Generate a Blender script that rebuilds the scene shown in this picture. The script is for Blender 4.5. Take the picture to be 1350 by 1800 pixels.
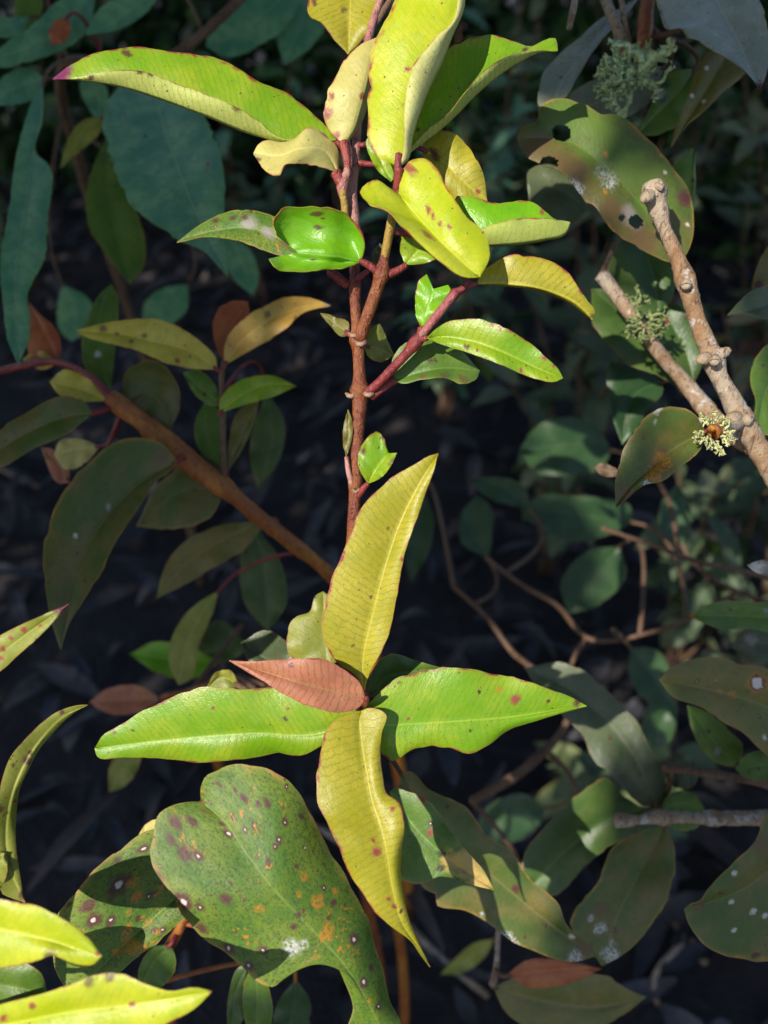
import bpy, math, random
import numpy as np
from mathutils import Vector
random.seed(7); rng = np.random.default_rng(7)
for o in list(bpy.data.objects): bpy.data.objects.remove(o)
scene = bpy.context.scene
R = math.radians
# ------------------------------------------------------------------ camera
PITCH = R(42.0); CAMZ = 0.75
RIGHT = np.array([1.0, 0, 0]); FWD = np.array([0, math.cos(PITCH), -math.sin(PITCH)])
UP = np.array([0, math.sin(PITCH), math.cos(PITCH)]); CAM = np.array([0, 0, CAMZ])
cam_d = bpy.data.cameras.new('camera'); cam = bpy.data.objects.new('camera', cam_d)
scene.collection.objects.link(cam); scene.camera = cam
cam.location = CAM; cam.rotation_euler = (math.pi / 2 - PITCH, 0, 0)
cam_d.sensor_fit = 'HORIZONTAL'; cam_d.sensor_width = 36; cam_d.lens = 36
cam_d.clip_start = 0.005; cam_d.clip_end = 2000
cam_d.dof.use_dof = True; cam_d.dof.focus_distance = 0.242; cam_d.dof.aperture_fstop = 10.5
scene.cycles.max_bounces = 5; scene.cycles.diffuse_bounces = 2; scene.cycles.glossy_bounces = 2; scene.cycles.transmission_bounces = 4
# ------------------------------------------------------------------ sun and sky
SUNV = -0.50 * RIGHT + 0.18 * UP - 0.82 * FWD
SUNV = SUNV / np.linalg.norm(SUNV)
EL = math.asin(SUNV[2]); AZ = math.atan2(SUNV[0], SUNV[1])
w = bpy.data.worlds.new('World'); scene.world = w; w.use_nodes = True
nt = w.node_tree; bg = nt.nodes['Background']
sky = nt.nodes.new('ShaderNodeTexSky'); sky.sky_type = 'NISHITA'; sky.sun_disc = False
sky.sun_elevation = EL; sky.sun_rotation = AZ
nt.links.new(sky.outputs[0], bg.inputs[0]); bg.inputs[1].default_value = 0.14
sun_d = bpy.data.lights.new('sun', 'SUN'); sun = bpy.data.objects.new('sun', sun_d)
scene.collection.objects.link(sun); sun_d.energy = 4.8; sun_d.angle = R(0.53); sun_d.color = (1, .95, .86)
sun.rotation_euler = Vector(SUNV).to_track_quat('Z', 'Y').to_euler(); sun.location = (-2, -2, 4)
vs = scene.view_settings; vs.view_transform = 'Standard'; vs.look = 'None'; vs.exposure = 0.34; vs.gamma = 1
vs.use_curve_mapping = False
# ------------------------------------------------------------------ helpers
col = scene.collection
def P3(x, y, d):                       # photograph position and distance (m) -> point of the place
    return CAM + RIGHT * ((x - 675) / 1350 * d) - UP * ((y - 900) / 1350 * d) + FWD * d
def spline(pts, n):
    p = np.array(pts, float)
    if len(p) == 2: return p[0] + np.linspace(0, 1, n)[:, None] * (p[1] - p[0])
    seg = np.sqrt(((p[1:] - p[:-1])[:, :2] ** 2).sum(1)) + 1e-6
    t = np.concatenate([[0], np.cumsum(seg)])
    m = np.gradient(p, t, axis=0)
    q = np.linspace(0, t[-1], n); i = np.clip(np.searchsorted(t, q, side='right') - 1, 0, len(p) - 2)
    h = (t[i + 1] - t[i])[:, None]; u = ((q - t[i])[:, None]) / h
    return ((2*u**3 - 3*u**2 + 1) * p[i] + (u**3 - 2*u**2 + u) * h * m[i] + (-2*u**3 + 3*u**2) * p[i + 1] + (u**3 - u**2) * h * m[i + 1])
def mkmesh(name, v, f, mats=(), mi=None, uvs=None, smooth=True):
    me = bpy.data.meshes.new(name); me.from_pydata([tuple(a) for a in v], [], [tuple(map(int, a)) for a in f])
    for m in mats: me.materials.append(m)
    if mi is not None: me.polygons.foreach_set('material_index', np.array(mi, np.int32))
    if smooth: me.polygons.foreach_set('use_smooth', np.ones(len(me.polygons), bool))
    if uvs:
        li = np.zeros(len(me.loops), np.int32); me.loops.foreach_get('vertex_index', li)
        for k, uv in uvs.items():
            l = me.uv_layers.new(name=k); l.data.foreach_set('uv', np.asarray(uv, np.float32)[li].ravel())
    me.update(); return me
def link(name, me, parent=None, loc=(0, 0, 0)):
    o = bpy.data.objects.new(name, me); col.objects.link(o); o.location = [float(a) for a in loc]
    if parent is not None: o.parent = parent
    return o
def wloc(o):                            # place of an object before the depsgraph runs
    p = np.array(o.location)
    return p if o.parent is None else p + wloc(o.parent)
def thing(name, label, cat, base, group=None):
    o = link(name, None, None, base); o['label'] = label; o['category'] = cat
    if group: o['group'] = group
    o.empty_display_size = .02; o['_stem'] = 0
    del o['_stem']; return o
# ------------------------------------------------------------------ node shorthand
class N:
    def __init__(s, name):
        s.m = bpy.data.materials.new(name); s.m.use_nodes = True; s.t = s.m.node_tree; s.t.nodes.clear()
    def n(s, typ, ins=None, **kw):
        nd = s.t.nodes.new(typ)
        for k, v in kw.items(): setattr(nd, k, v)
        for k, v in (ins or {}).items(): s.put(nd.inputs[k], v)
        return nd
    def put(s, sock, v):
        if isinstance(v, bpy.types.NodeSocket): s.t.links.new(v, sock)
        elif isinstance(v, bpy.types.Node): s.t.links.new(v.outputs[0], sock)
        else:
            if hasattr(sock.default_value, '__len__') and len(sock.default_value) == 4 and len(v) == 3: v = (*v, 1)
            sock.default_value = v
    def math(s, op, a, b=0.0, c=0.0, clamp=False):
        nd = s.t.nodes.new('ShaderNodeMath'); nd.operation = op; nd.use_clamp = clamp
        s.put(nd.inputs[0], a); s.put(nd.inputs[1], b); s.put(nd.inputs[2], c); return nd.outputs[0]
    def ss(s, x, a, b, lo=0.0, hi=1.0):
        nd = s.t.nodes.new('ShaderNodeMapRange'); nd.interpolation_type = 'SMOOTHSTEP'
        s.put(nd.inputs['Value'], x); nd.inputs['From Min'].default_value = a; nd.inputs['From Max'].default_value = b
        nd.inputs['To Min'].default_value = lo; nd.inputs['To Max'].default_value = hi; return nd.outputs[0]
    def mix(s, f, a, b, mode='MIX'):
        nd = s.t.nodes.new('ShaderNodeMix'); nd.data_type = 'RGBA'; nd.blend_type = mode
        s.put(nd.inputs[0], f); s.put(nd.inputs[6], a); s.put(nd.inputs[7], b); return nd.outputs[2]
    def noise(s, vec, scale, detail=3, rough=.55):
        return s.n('ShaderNodeTexNoise', {'Vector': vec, 'Scale': scale, 'Detail': detail, 'Roughness': rough}).outputs[0]
    def out(s, sh):
        o = s.n('ShaderNodeOutputMaterial'); s.t.links.new(sh if isinstance(sh, bpy.types.NodeSocket) else sh.outputs[0], o.inputs[0]); return s.m
# leaf looks: two blade tints, margin, underside, density of specks, gloss, share of light let through
RED = (.16, .012, .022); DARKRED = (.085, .010, .024)
LOOK = {
 'lime':   dict(a=(.165, .33, .007), b=(.29, .39, .018), mg=(.22, .035, .02), un=(.50, .54, .13), sp=.10, ro=.34, tr=0.125, vd=.42),
 'bright': dict(a=(.13, .36, .006), b=(.20, .42, .012), mg=(.28, .05, .03), un=(.46, .52, .11), sp=.04, ro=.28, tr=0.125),
 'lemon':  dict(a=(.40, .47, .008), b=(.52, .54, .03), mg=(.30, .05, .03), un=(.58, .55, .20), sp=.06, ro=.36, tr=0.140),
 'yellow': dict(a=(.33, .30, .012), b=(.43, .37, .032), mg=(.26, .025, .03), un=(.50, .46, .16), sp=.10, ro=.38, tr=0.110, vd=.52),
 'cream':  dict(a=(.50, .42, .12), b=(.56, .50, .16), mg=(.36, .06, .05), un=(.52, .46, .17), sp=.10, ro=.45, tr=0.100),
 'pink':   dict(a=(.40, .13, .07), b=(.50, .20, .10), mg=(.24, .02, .025), un=(.48, .18, .13), sp=.06, ro=.42, tr=0.100, vd=.7, rib=(.30, .22, .05)),
 'olive':  dict(a=(.20, .22, .025), b=(.30, .30, .05), mg=(.24, .05, .03), un=(.30, .28, .09), sp=.35, ro=.42, tr=0.090),
 'green':  dict(a=(.075, .15, .016), b=(.12, .20, .025), mg=(.28, .18, .04), un=(.17, .20, .08), sp=.5, ro=.40, tr=0.075),
 'spotty': dict(a=(.075, .160, .010), b=(.155, .215, .015), mg=(.32, .20, .05), un=(.17, .20, .07), sp=1.3, ro=.52, tr=0.050, mott=.65),
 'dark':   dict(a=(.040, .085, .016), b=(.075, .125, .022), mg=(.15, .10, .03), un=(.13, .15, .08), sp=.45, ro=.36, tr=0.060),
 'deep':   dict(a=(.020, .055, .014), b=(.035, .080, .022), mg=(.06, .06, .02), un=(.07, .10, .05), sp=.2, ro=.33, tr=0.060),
 'grey':   dict(a=(.068, .092, .036), b=(.10, .118, .055), mg=(.15, .12, .05), un=(.15, .155, .09), sp=.5, ro=.30, tr=0.050),
 'bronze': dict(a=(.13, .13, .022), b=(.20, .15, .035), mg=(.24, .12, .03), un=(.22, .18, .08), sp=.6, ro=.40, tr=0.070),
 'teal':   dict(a=(.075, .25, .125), b=(.19, .38, .17), mg=(.10, .22, .05), un=(.10, .22, .13), sp=.12, ro=.30, tr=0.090, vd=.75, vf=.22, rib=(.34, .46, .26), dk=.6),
 'rust':   dict(a=(.38, .085, .03), b=(.45, .15, .045), mg=(.22, .03, .02), un=(.34, .12, .05), sp=.2, ro=.42, tr=0.110),
 'orange': dict(a=(.50, .28, .05), b=(.56, .38, .07), mg=(.28, .06, .03), un=(.40, .28, .09), sp=.3, ro=.42, tr=0.110),
 'silver': dict(a=(.22, .24, .16), b=(.32, .33, .24), mg=(.20, .15, .06), un=(.20, .20, .14), sp=.4, ro=.27, tr=.05),
 'gold':   dict(a=(.50, .40, .04), b=(.62, .52, .08), mg=(.36, .10, .04), un=(.46, .38, .12), sp=.3, ro=.42, tr=.12),
 'umber':  dict(a=(.070, .110, .014), b=(.155, .125, .030), mg=(.32, .17, .03), un=(.20, .16, .07), sp=.6, ro=.38, tr=.07),
 'dead':   dict(a=(.10, .055, .03), b=(.19, .12, .07), mg=(.08, .045, .03), un=(.17, .12, .08), sp=.5, ro=.6, tr=0.040),
}
TINT = {'red': DARKRED, 'pinkred': (.27, .016, .045), 'rust': (.42, .17, .015), 'black': (.012, .012, .014), 'white': (.62, .55, .48),
        'chalk': (.50, .50, .47), 'tan': (.52, .34, .10), 'brown': (.13, .075, .03), 'tip': (.20, .025, .09), 'green': (.10, .17, .02), 'grey': (.28, .24, .22)}
SEED = [0]
def leaf_mats(look, spots=(), tipc=None, simple=False):
    """two materials (upper face, underside). spots: (s, w, radius, kind) in centimetres on the blade."""
    k = LOOK[look]; out = []; SEED[0] += 1; sd = SEED[0]
    for side in (0, 1):
        g = N('leaf_%s_%s' % (look, 'upper' if side == 0 else 'under'))
        cm = g.n('ShaderNodeUVMap', uv_map='cm').outputs[0]; tv = g.n('ShaderNodeUVMap', uv_map='tv').outputs[0]
        rnd = g.n('ShaderNodeObjectInfo').outputs['Random']
        off = g.n('ShaderNodeVectorMath', {0: cm, 1: g.n('ShaderNodeCombineXYZ', {'X': g.math('MULTIPLY', rnd, 37.0), 'Y': 0.0, 'Z': sd * 3.7 + side})}, operation='ADD').outputs[0]
        sx = g.n('ShaderNodeSeparateXYZ', {0: cm}); s_, w_ = sx.outputs[0], g.math('ABSOLUTE', sx.outputs[1])
        tx = g.n('ShaderNodeSeparateXYZ', {0: tv}); t_, v_ = tx.outputs[0], g.math('ABSOLUTE', g.math('MULTIPLY_ADD', tx.outputs[1], 2.0, -1.0))
        n1 = g.noise(off, .75, 3); n2 = g.noise(off, 3.2, 4, .6); n3 = g.noise(off, 14, 3, .6)
        if side == 0: c = g.mix(g.ss(n1, .35, .68), k['a'], k['b'])
        else:
            u = k['un']; c = g.mix(g.ss(n1, .35, .68), tuple(x * .9 for x in u), tuple(x * 1.08 for x in u))
        c = g.mix(g.math('MULTIPLY', g.ss(n2, .42, .72), .36), c, tuple(x * y for x, y in zip(k['a'] if side == 0 else k['un'], (.50, .72, .6))))
        if not simple: c = g.mix(g.math('MULTIPLY', g.ss(g.noise(off, 1.6, 5, .7), .52, .74), .30), c, tuple(min(.75, x * 1.25 + .05) for x in (k['b'] if side == 0 else k['un'])))
        if k.get('mott'): c = g.mix(g.math('MULTIPLY', g.ss(n3, .46, .66), k['mott']), c, (.022, .06, .02))
        # side veins, running forward from the midrib, and the fine net between them
        warp = g.math('MULTIPLY', n2, 1.0)
        ph = g.math('ADD', g.math('SUBTRACT', g.math('MULTIPLY', s_, 31.0 * k.get('vf', 1)), g.math('MULTIPLY', w_, 15.0 * k.get('vf', 1))), g.math('MULTIPLY', warp, 9.0))
        vein = g.math('MULTIPLY', g.ss(g.math('SINE', ph), .55, .95), g.ss(n3, .3, .6, .25, 1))
        netm = 0.0 if simple else g.ss(g.n('ShaderNodeTexVoronoi', {'Vector': off, 'Scale': 11.0}, feature='DISTANCE_TO_EDGE').outputs[0], .0, .10, 1, 0)
        vd = k.get('vd', .16) * (1 if side == 0 else 1.4)
        vm = g.math('MAXIMUM', vein, g.math('MULTIPLY', netm, .45))
        dk = tuple(x * k.get('dk', .42) for x in (k['b'] if side == 0 else k['un']))
        c = g.mix(g.math('MULTIPLY', g.math('MULTIPLY', vm, vd), g.ss(n1, .25, .6, .5, 1)), c, dk)
        rib = g.math('MULTIPLY', g.ss(w_, .018, .055, 1, 0), g.ss(t_, .75, 1.0, 1, .2))
        lite = k.get('rib') or tuple(min(.7, x * 1.25 + .03) for x in (k['b'] if side == 0 else k['un']))
        c = g.mix(g.math('MULTIPLY', rib, .4), c, lite)
        # margin and tip
        vv = g.math('ADD', v_, g.math('MULTIPLY', g.math('SUBTRACT', n2, .5), .16))
        c = g.mix(g.math('MULTIPLY', g.ss(vv, .88, 1.0), .35), c, tuple(min(1, x * .6 + y * .6) for x, y in zip(k['mg'], k['b'])))
        c = g.mix(g.math('MULTIPLY', g.ss(vv, .935, .99), g.ss(g.noise(off, 1.9, 2), .40, .62, .08, 1)), c, k['mg'])
        if tipc: c = g.mix(g.ss(g.math('ADD', t_, g.math('MULTIPLY', g.math('SUBTRACT', n2, .5), .1)), tipc[1], tipc[1] + .05), c, TINT[tipc[0]])
        # scattered specks
        if k['sp'] > 0 and not simple:
            for scl, rad, dens in ((2.6, .19, k['sp'] * .17 if k['sp'] > .15 else 0), (9.0, .20, k['sp'] * .3 + .03)):
                if dens == 0: continue
                vo = g.n('ShaderNodeTexVoronoi', {'Vector': off, 'Scale': scl, 'Randomness': 1.0})
                rr = g.n('ShaderNodeSeparateColor', {0: vo.outputs['Color']})
                on = g.math('LESS_THAN', rr.outputs[0], dens)
                dist = g.math('ADD', vo.outputs['Distance'], g.math('MULTIPLY', g.math('SUBTRACT', n3, .5), .45))
                size = g.math('MULTIPLY', rad, g.math('ADD', .5, rr.outputs[1]))
                hit = g.math('MULTIPLY', on, g.ss(g.math('SUBTRACT', dist, size), -.06, .04, 1, 0))
                c = g.mix(g.math('MULTIPLY', hit, .85), c, (.090, .016, .024))
                if scl < 3 and k['sp'] > .4:
                    eye = g.math('MULTIPLY', g.math('MULTIPLY', on, g.math('GREATER_THAN', rr.outputs[2], .5)), g.ss(dist, .03, .07, 1, 0))
                    c = g.mix(eye, c, (.55, .42, .32))
        if k.get('mott') and not simple: c = g.mix(g.math('MULTIPLY', g.ss(g.noise(off, 1.1, 2), .56, .64), g.ss(g.noise(off, 8.5, 3), .56, .61)), c, TINT['rust'])
        if spots:
            wn = g.n('ShaderNodeTexNoise', {'Vector': off, 'Scale': 5.0, 'Detail': 3.0}).outputs['Color']
            wp = g.n('ShaderNodeVectorMath', {0: wn, 1: (.17, .17, .0), 2: (-.085, -.085, 0)}, operation='MULTIPLY_ADD').outputs[0]
            cmw = g.n('ShaderNodeVectorMath', {0: cm, 1: wp}, operation='ADD').outputs[0]
        for (a, b, r, kind) in spots:
            dv = g.n('ShaderNodeVectorMath', {0: cmw, 1: (a, b, 0)}, operation='DISTANCE').outputs['Value']
            dn = g.math('ADD', dv, g.math('MULTIPLY', g.math('SUBTRACT', n2 if r > .2 else n3, .5), r * 1.5))
            if kind == 'eye':
                c = g.mix(g.math('MULTIPLY', g.ss(dn, r * .5, r * 1.3, 1, 0), .85), c, DARKRED); c = g.mix(g.ss(dv, r * .20, r * .36, 1, 0), c, TINT['white'])
            elif kind == 'chalk':
                c = g.mix(g.math('MULTIPLY', g.ss(dn, r * .4, r * 1.1, 1, 0), g.ss(n3, .42, .58)), c, TINT['chalk'])
            elif kind == 'rust':
                c = g.mix(g.math('MULTIPLY', g.ss(dn, r * .5, r * 1.1, 1, 0), g.ss(n3, .44, .52)), c, TINT['rust'])
            elif kind == 'bigeye':
                c = g.mix(g.ss(dn, r * .6, r * 1.5, 1, 0), c, TINT['rust']); c = g.mix(g.ss(dn, r * .7, r, 1, 0), c, DARKRED); c = g.mix(g.ss(dn, r * .5, r * .75, 1, 0), c, TINT['white'])
            else: c = g.mix(g.math('MULTIPLY', g.ss(dn, r * .3, r * 1.15, 1, 0), .85), c, TINT[kind])
        h = g.math('ADD', g.math('ADD', g.math('MULTIPLY', n2, 2.2), g.math('MULTIPLY', n1, 5.0)), g.math('ADD', g.math('MULTIPLY', vm, -.45 if side == 0 else .5), g.math('ADD', g.math('MULTIPLY', n3, .8), g.math('MULTIPLY', rib, -.6 if side == 0 else 1.0))))
        bmp = g.n('ShaderNodeBump', {'Height': h, 'Strength': .22, 'Distance': .0005})
        pr = g.n('ShaderNodeBsdfPrincipled', {'Base Color': c, 'Roughness': g.ss(n2, .2, .8, k['ro'] - .04 + side * .12, k['ro'] + .10 + side * .12), **({} if simple else {'Normal': bmp.outputs[0]})})
        pr.inputs['Specular IOR Level'].default_value = .42 if side == 0 else .25
        tl = g.n('ShaderNodeBsdfTranslucent', {'Color': g.mix(1.0, c, (1.0, 1.0, .55), 'MULTIPLY')})
        mx = g.n('ShaderNodeMixShader', {0: k['tr'], 1: pr, 2: tl})
        out.append(g.out(mx))
    return out
CACHE = {}
def mats_simple(look):
    if (look, 1) not in CACHE: CACHE[(look, 1)] = leaf_mats(look, simple=True)
    return CACHE[(look, 1)]
def mats_for(look, spots, tipc):
    if spots is None: return mats_simple(look)
    if spots or tipc: return leaf_mats(look, spots, tipc)
    if look not in CACHE: CACHE[look] = leaf_mats(look)
    return CACHE[look]
def bark(name, c1, c2, c3, rough=.5, scale=1.0, bump=.5, patch=None):
    g = N(name); tc = g.n('ShaderNodeTexCoord').outputs['Object']
    st = g.n('ShaderNodeMapping', {0: tc, 3: (scale, scale, scale * .45)}).outputs[0]
    n1 = g.noise(st, 70, 4, .65); n2 = g.noise(st, 520, 4, .7); n3 = g.noise(st, 1700, 3)
    c = g.mix(g.ss(n1, .36, .62), c1, c2); c = g.mix(g.math('MULTIPLY', g.ss(n2, .48, .70), .7), c, c3)
    vo = g.n('ShaderNodeTexVoronoi', {'Vector': tc, 'Scale': 620.0}); sp = g.ss(vo.outputs['Distance'], .10, .30, 1, 0)
    rr = g.n('ShaderNodeSeparateColor', {0: vo.outputs['Color']}); sp = g.math('MULTIPLY', sp, g.math('LESS_THAN', rr.outputs[0], .30))
    c = g.mix(g.math('MULTIPLY', sp, .55), c, tuple(min(.7, x * 1.5 + .09) for x in c2))
    if patch: c = g.mix(g.ss(g.noise(tc, 130, 5, .7), .55, .66), c, patch); c = g.mix(g.math('MULTIPLY', g.ss(g.noise(g.n('ShaderNodeMapping', {0: tc, 3: (1, 1, .12)}).outputs[0], 900, 3), .56, .66), .7), c, (.06, .03, .018))
    h = g.math('ADD', g.math('ADD', n2, g.math('MULTIPLY', n3, .3)), g.math('MULTIPLY', sp, .6))
    b = g.n('ShaderNodeBump', {'Height': h, 'Strength': min(1, bump * 1.6), 'Distance': .0012})
    return g.out(g.n('ShaderNodeBsdfPrincipled', {'Base Color': c, 'Roughness': g.ss(n2, .3, .7, rough - .08, rough + .22), 'Normal': b.outputs[0]}))
B_MAIN = bark('stem_bark', (.25, .075, .016), (.155, .026, .014), (.32, .13, .04), .34, 1, .8)
B_RED = bark('red_stalk', (.17, .013, .020), (.27, .045, .035), (.10, .008, .018), .34)
B_PINK = bark('pink_stalk', (.32, .075, .08), (.44, .22, .17), (.19, .02, .035), .4)
B_YEL = bark('ochre_stalk', (.33, .20, .03), (.38, .26, .05), (.20, .05, .02), .4)
B_GREY = bark('grey_twig_bark', (.27, .15, .07), (.40, .31, .22), (.17, .085, .035), .75, .7, 1, (.48, .44, .40))
B_DARK = bark('brown_twig_bark', (.11, .055, .026), (.16, .09, .05), (.05, .026, .016), .7)
B_OR = bark('orange_stem_bark', (.44, .17, .022), (.30, .085, .016), (.15, .035, .014), .45)
B_SCAR = bark('scar_bark', (.30, .15, .07), (.42, .28, .18), (.14, .05, .03), .7, 1, 1)
B_TRUNK = bark('trunk_bark', (.12, .09, .065), (.18, .14, .10), (.06, .045, .035), .9, .1, 1)
# ------------------------------------------------------------------ builders
ALLPTS = {'lit': [], 'shade': []}
def leaf_grid(Mp, Lp, Rp, d, e, n=40, m=7, open_=False, cup=.10, wave=.08, ser=None, seed=0):
    rs = np.random.default_rng(seed); 
    M = spline(Mp, n)
    ends = [] if open_ else [Mp[-1]]
    Lc = spline([Mp[0]] + list(Lp) + ends, n); Rc = spline([Mp[0]] + list(Rp) + ends, n)
    t = np.linspace(0, 1, n)
    dd = np.atleast_1d(d).astype(float); dM = np.interp(t, np.linspace(0, 1, len(dd)), dd)
    if len(dd) > 2: dM = np.convolve(np.pad(dM, 4, mode='edge'), np.ones(9) / 9, 'valid')
    prof = np.sin(np.pi * np.clip(t, 0.02, .98)) ** .7
    if open_: prof = np.minimum(1, t * 4) ** .7
    rows = []; px = []; vv = np.linspace(-1, 1, 2 * m + 1)
    nk = rs.normal(size=(2, 34)) * .013
    for q in range(2):
        for i in rs.integers(2, 32, 2): nk[q, i] -= rs.uniform(.03, .07)
    wpx = max(np.abs(Lc - M).max(), np.abs(Rc - M).max()); cup = cup * np.clip(wpx / 65, .12, 1)
    fr0 = 0; ph = rs.uniform(0, 6.28, 4); fr = rs.uniform(2.2, 4.2, 4)
    for v in vv:
        E, eo, q = (Lc, e[0], 0) if v < 0 else (Rc, e[1], 1)
        a = abs(v)
        aa = np.full(n, a)
        if ser and a > .9:
            aa = a - ser[1] * (1 - ((t + .012 * np.sin(t * 31 + ph[0])) * ser[0]) % 1.0) * (.6 + .4 * np.sin(t * 17 + ph[1])) * np.minimum(1, 6 * t * (1 - t))
        ej = np.interp(t, np.linspace(0, 1, 34), nk[q]) * a ** 6
        jit = 1 + ej + (a ** 3) * .018 * np.sin(t * 23 + ph[q]) * np.sin(t * 9 + ph[q + 2])
        p = M + (E - M) * (aa * jit)[:, None]
        dep = dM - (eo * prof * (a ** 1.25) + cup * 4 * a * (1 - a) * prof + wave * a * a * np.sin(6.283 * t * fr[q] + ph[q]) * prof * .6) * .01
        dep += .0006 * np.sin(t * 15 + ph[3]) * a
        px.append(p); rows.append(CAM + np.outer((p[:, 0] - 675) / 1350 * dep, RIGHT) - np.outer((p[:, 1] - 900) / 1350 * dep, UP) + np.outer(dep, FWD))
    return np.stack(rows, 1), np.stack(px, 1), t, vv          # n x (2m+1) x 3
def leaf_mesh(G, PX, t, vv, look, thick=.00032, spots=(), tipc=None, holes=(), name='leaf', simple=False):
    n, k = G.shape[:2]; mid = k // 2
    du = np.gradient(G, axis=0); dv = np.gradient(G, axis=1)
    nr = np.cross(dv, du); nr /= np.linalg.norm(nr, axis=2, keepdims=True) + 1e-12
    s = np.concatenate([[0], np.cumsum(np.linalg.norm(np.diff(G[:, mid], axis=0), axis=1))]) * 100
    W = np.zeros((n, k))
    for j in range(mid + 1, k): W[:, j] = W[:, j - 1] + np.linalg.norm(G[:, j] - G[:, j - 1], axis=1) * 100
    for j in range(mid - 1, -1, -1): W[:, j] = W[:, j + 1] - np.linalg.norm(G[:, j] - G[:, j + 1], axis=1) * 100
    S = np.repeat(s[:, None], k, 1); sp = []
    for q in spots:
        x, y, r = q[:3]; dist = (PX[..., 0] - x) ** 2 + (PX[..., 1] - y) ** 2
        a, b = np.unravel_index(dist.argmin(), dist.shape)
        sc = np.linalg.norm(G[a, b] - CAM) / 1350 * 100
        for kind in [q[3] if len(q) > 3 else 'red']: sp.append((float(S[a, b]), float(W[a, b]), float(r * sc), kind))
    base = G[0, mid].copy()
    top = (G + nr * thick / 2 - base).reshape(-1, 3); bot = (G - nr * thick / 2 - base).reshape(-1, 3)
    idx = np.arange(n * k).reshape(n, k); keep = np.ones((n - 1, k - 1), bool)
    for (hx, hy, rx, ry) in holes:
        q = np.sqrt(((PX[..., 0] - hx) / rx) ** 2 + ((PX[..., 1] - hy) / ry) ** 2)
        ins = q < 1.0
        keep &= ~(ins[:-1, :-1] | ins[1:, :-1] | ins[1:, 1:] | ins[:-1, 1:])
    a, b, c, dq = idx[:-1, :-1][keep], idx[:-1, 1:][keep], idx[1:, 1:][keep], idx[1:, :-1][keep]
    f1 = np.stack([a, b, c, dq], 1); nv = n * k
    f2 = np.stack([dq, c, b, a], 1) + nv
    ring = np.concatenate([idx[:, 0], idx[-1, 1:], idx[::-1, -1][1:], idx[0, ::-1][1:-1]])
    rt = np.arange(len(ring)) + 2 * nv; rb = rt + len(ring)
    f3 = np.stack([rt, np.roll(rt, -1), np.roll(rb, -1), rb], 1)
    V = np.concatenate([top, bot, top[ring], bot[ring]])
    cm = np.stack([S, W], 2).reshape(-1, 2); tv = np.stack([np.repeat(t[:, None], k, 1), np.repeat((vv[None] + 1) / 2, n, 0)], 2).reshape(-1, 2)
    cm = np.concatenate([cm, cm, cm[ring], cm[ring]]); tv = np.concatenate([tv, tv, tv[ring], tv[ring]])
    F = np.concatenate([f1, f2, f3]); mi = [0] * len(f1) + [1] * len(f2) + [0] * len(f3)
    me = mkmesh(name, V, F, mats_for(look, None if simple else sp, tipc), mi, {'cm': cm, 'tv': tv})
    return me, base
STEMS = {}
def tube(name, pts, mat, parent=None, sides=10, n=None, noise=.05, nodes=(), seed=0, cap=True):
    """pts: (x, y, distance m, radius px) along the shoot; nodes: (fraction, extra, width) swellings"""
    pts = np.array(pts, float)
    n = n or max(10, int(sum(np.hypot(*(pts[1:, :2] - pts[:-1, :2]).T)) / 6)); n = min(n, 160)
    q = spline(pts, n); c = np.array([P3(*a[:3]) for a in q]); r = np.abs(q[:, 3]) * q[:, 2] / 1350
    return tube3(name, c, r, mat, parent, sides, noise, nodes, seed)
def tube3(name, c, r, mat, parent=None, sides=10, noise=.05, nodes=(), seed=0):
    n = len(c); rs = np.random.default_rng(seed + n); t = np.linspace(0, 1, n); r = r.copy()
    for (a, ex, wd) in nodes: r *= 1 + ex * np.exp(-((t - a) / wd) ** 2)
    T = np.gradient(c, axis=0); T /= np.linalg.norm(T, axis=1, keepdims=True) + 1e-12
    A = np.cross(T, FWD + .01); A /= np.linalg.norm(A, axis=1, keepdims=True) + 1e-12; Bn = np.cross(T, A)
    th = np.linspace(0, 2 * np.pi, sides, endpoint=False)
    lump = np.interp(np.arange(n), np.arange(0, n + 5, 3), rs.normal(size=len(range(0, n + 5, 3))))
    rr = r[:, None] * (1 + noise * .35 * rs.normal(size=(n, sides)).clip(-2, 2) + noise * .6 * lump[:, None].clip(-2, 2))
    base = c[0].copy()
    V = c[:, None] + rr[..., None] * (np.cos(th)[None, :, None] * A[:, None] + np.sin(th)[None, :, None] * Bn[:, None])
    V = (V - base).reshape(-1, 3); idx = np.arange(n * sides).reshape(n, sides); j = np.roll(idx, -1, 1)
    F = [tuple(x) for x in np.stack([idx[:-1], j[:-1], j[1:], idx[1:]], 2).reshape(-1, 4)]
    V = np.concatenate([V, [c[0] - base - T[0] * r[0] * .4, c[-1] - base + T[-1] * r[-1] * .5]])
    k = n * sides
    for a in range(sides):
        b = (a + 1) % sides; F.append((b, a, k)); F.append((idx[-1, a], idx[-1, b], k + 1))
    me = mkmesh(name, V, F, [mat])
    o = link(name, me, parent, base - (wloc(parent) if parent is not None else 0))
    return o
def stem(T, pts, mat, name='stem', lit=False, **kw):
    o = tube(name, pts, mat, T, **kw)
    q = spline(np.array(pts, float), 60); STEMS.setdefault(T.name, []).append(np.array([P3(*a[:3]) for a in q]))
    ALLPTS['lit' if lit else 'shade'].append(np.array([P3(*a[:3]) for a in q if a[2] < .29 or not lit])); return o
LSEED = [100]
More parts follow.
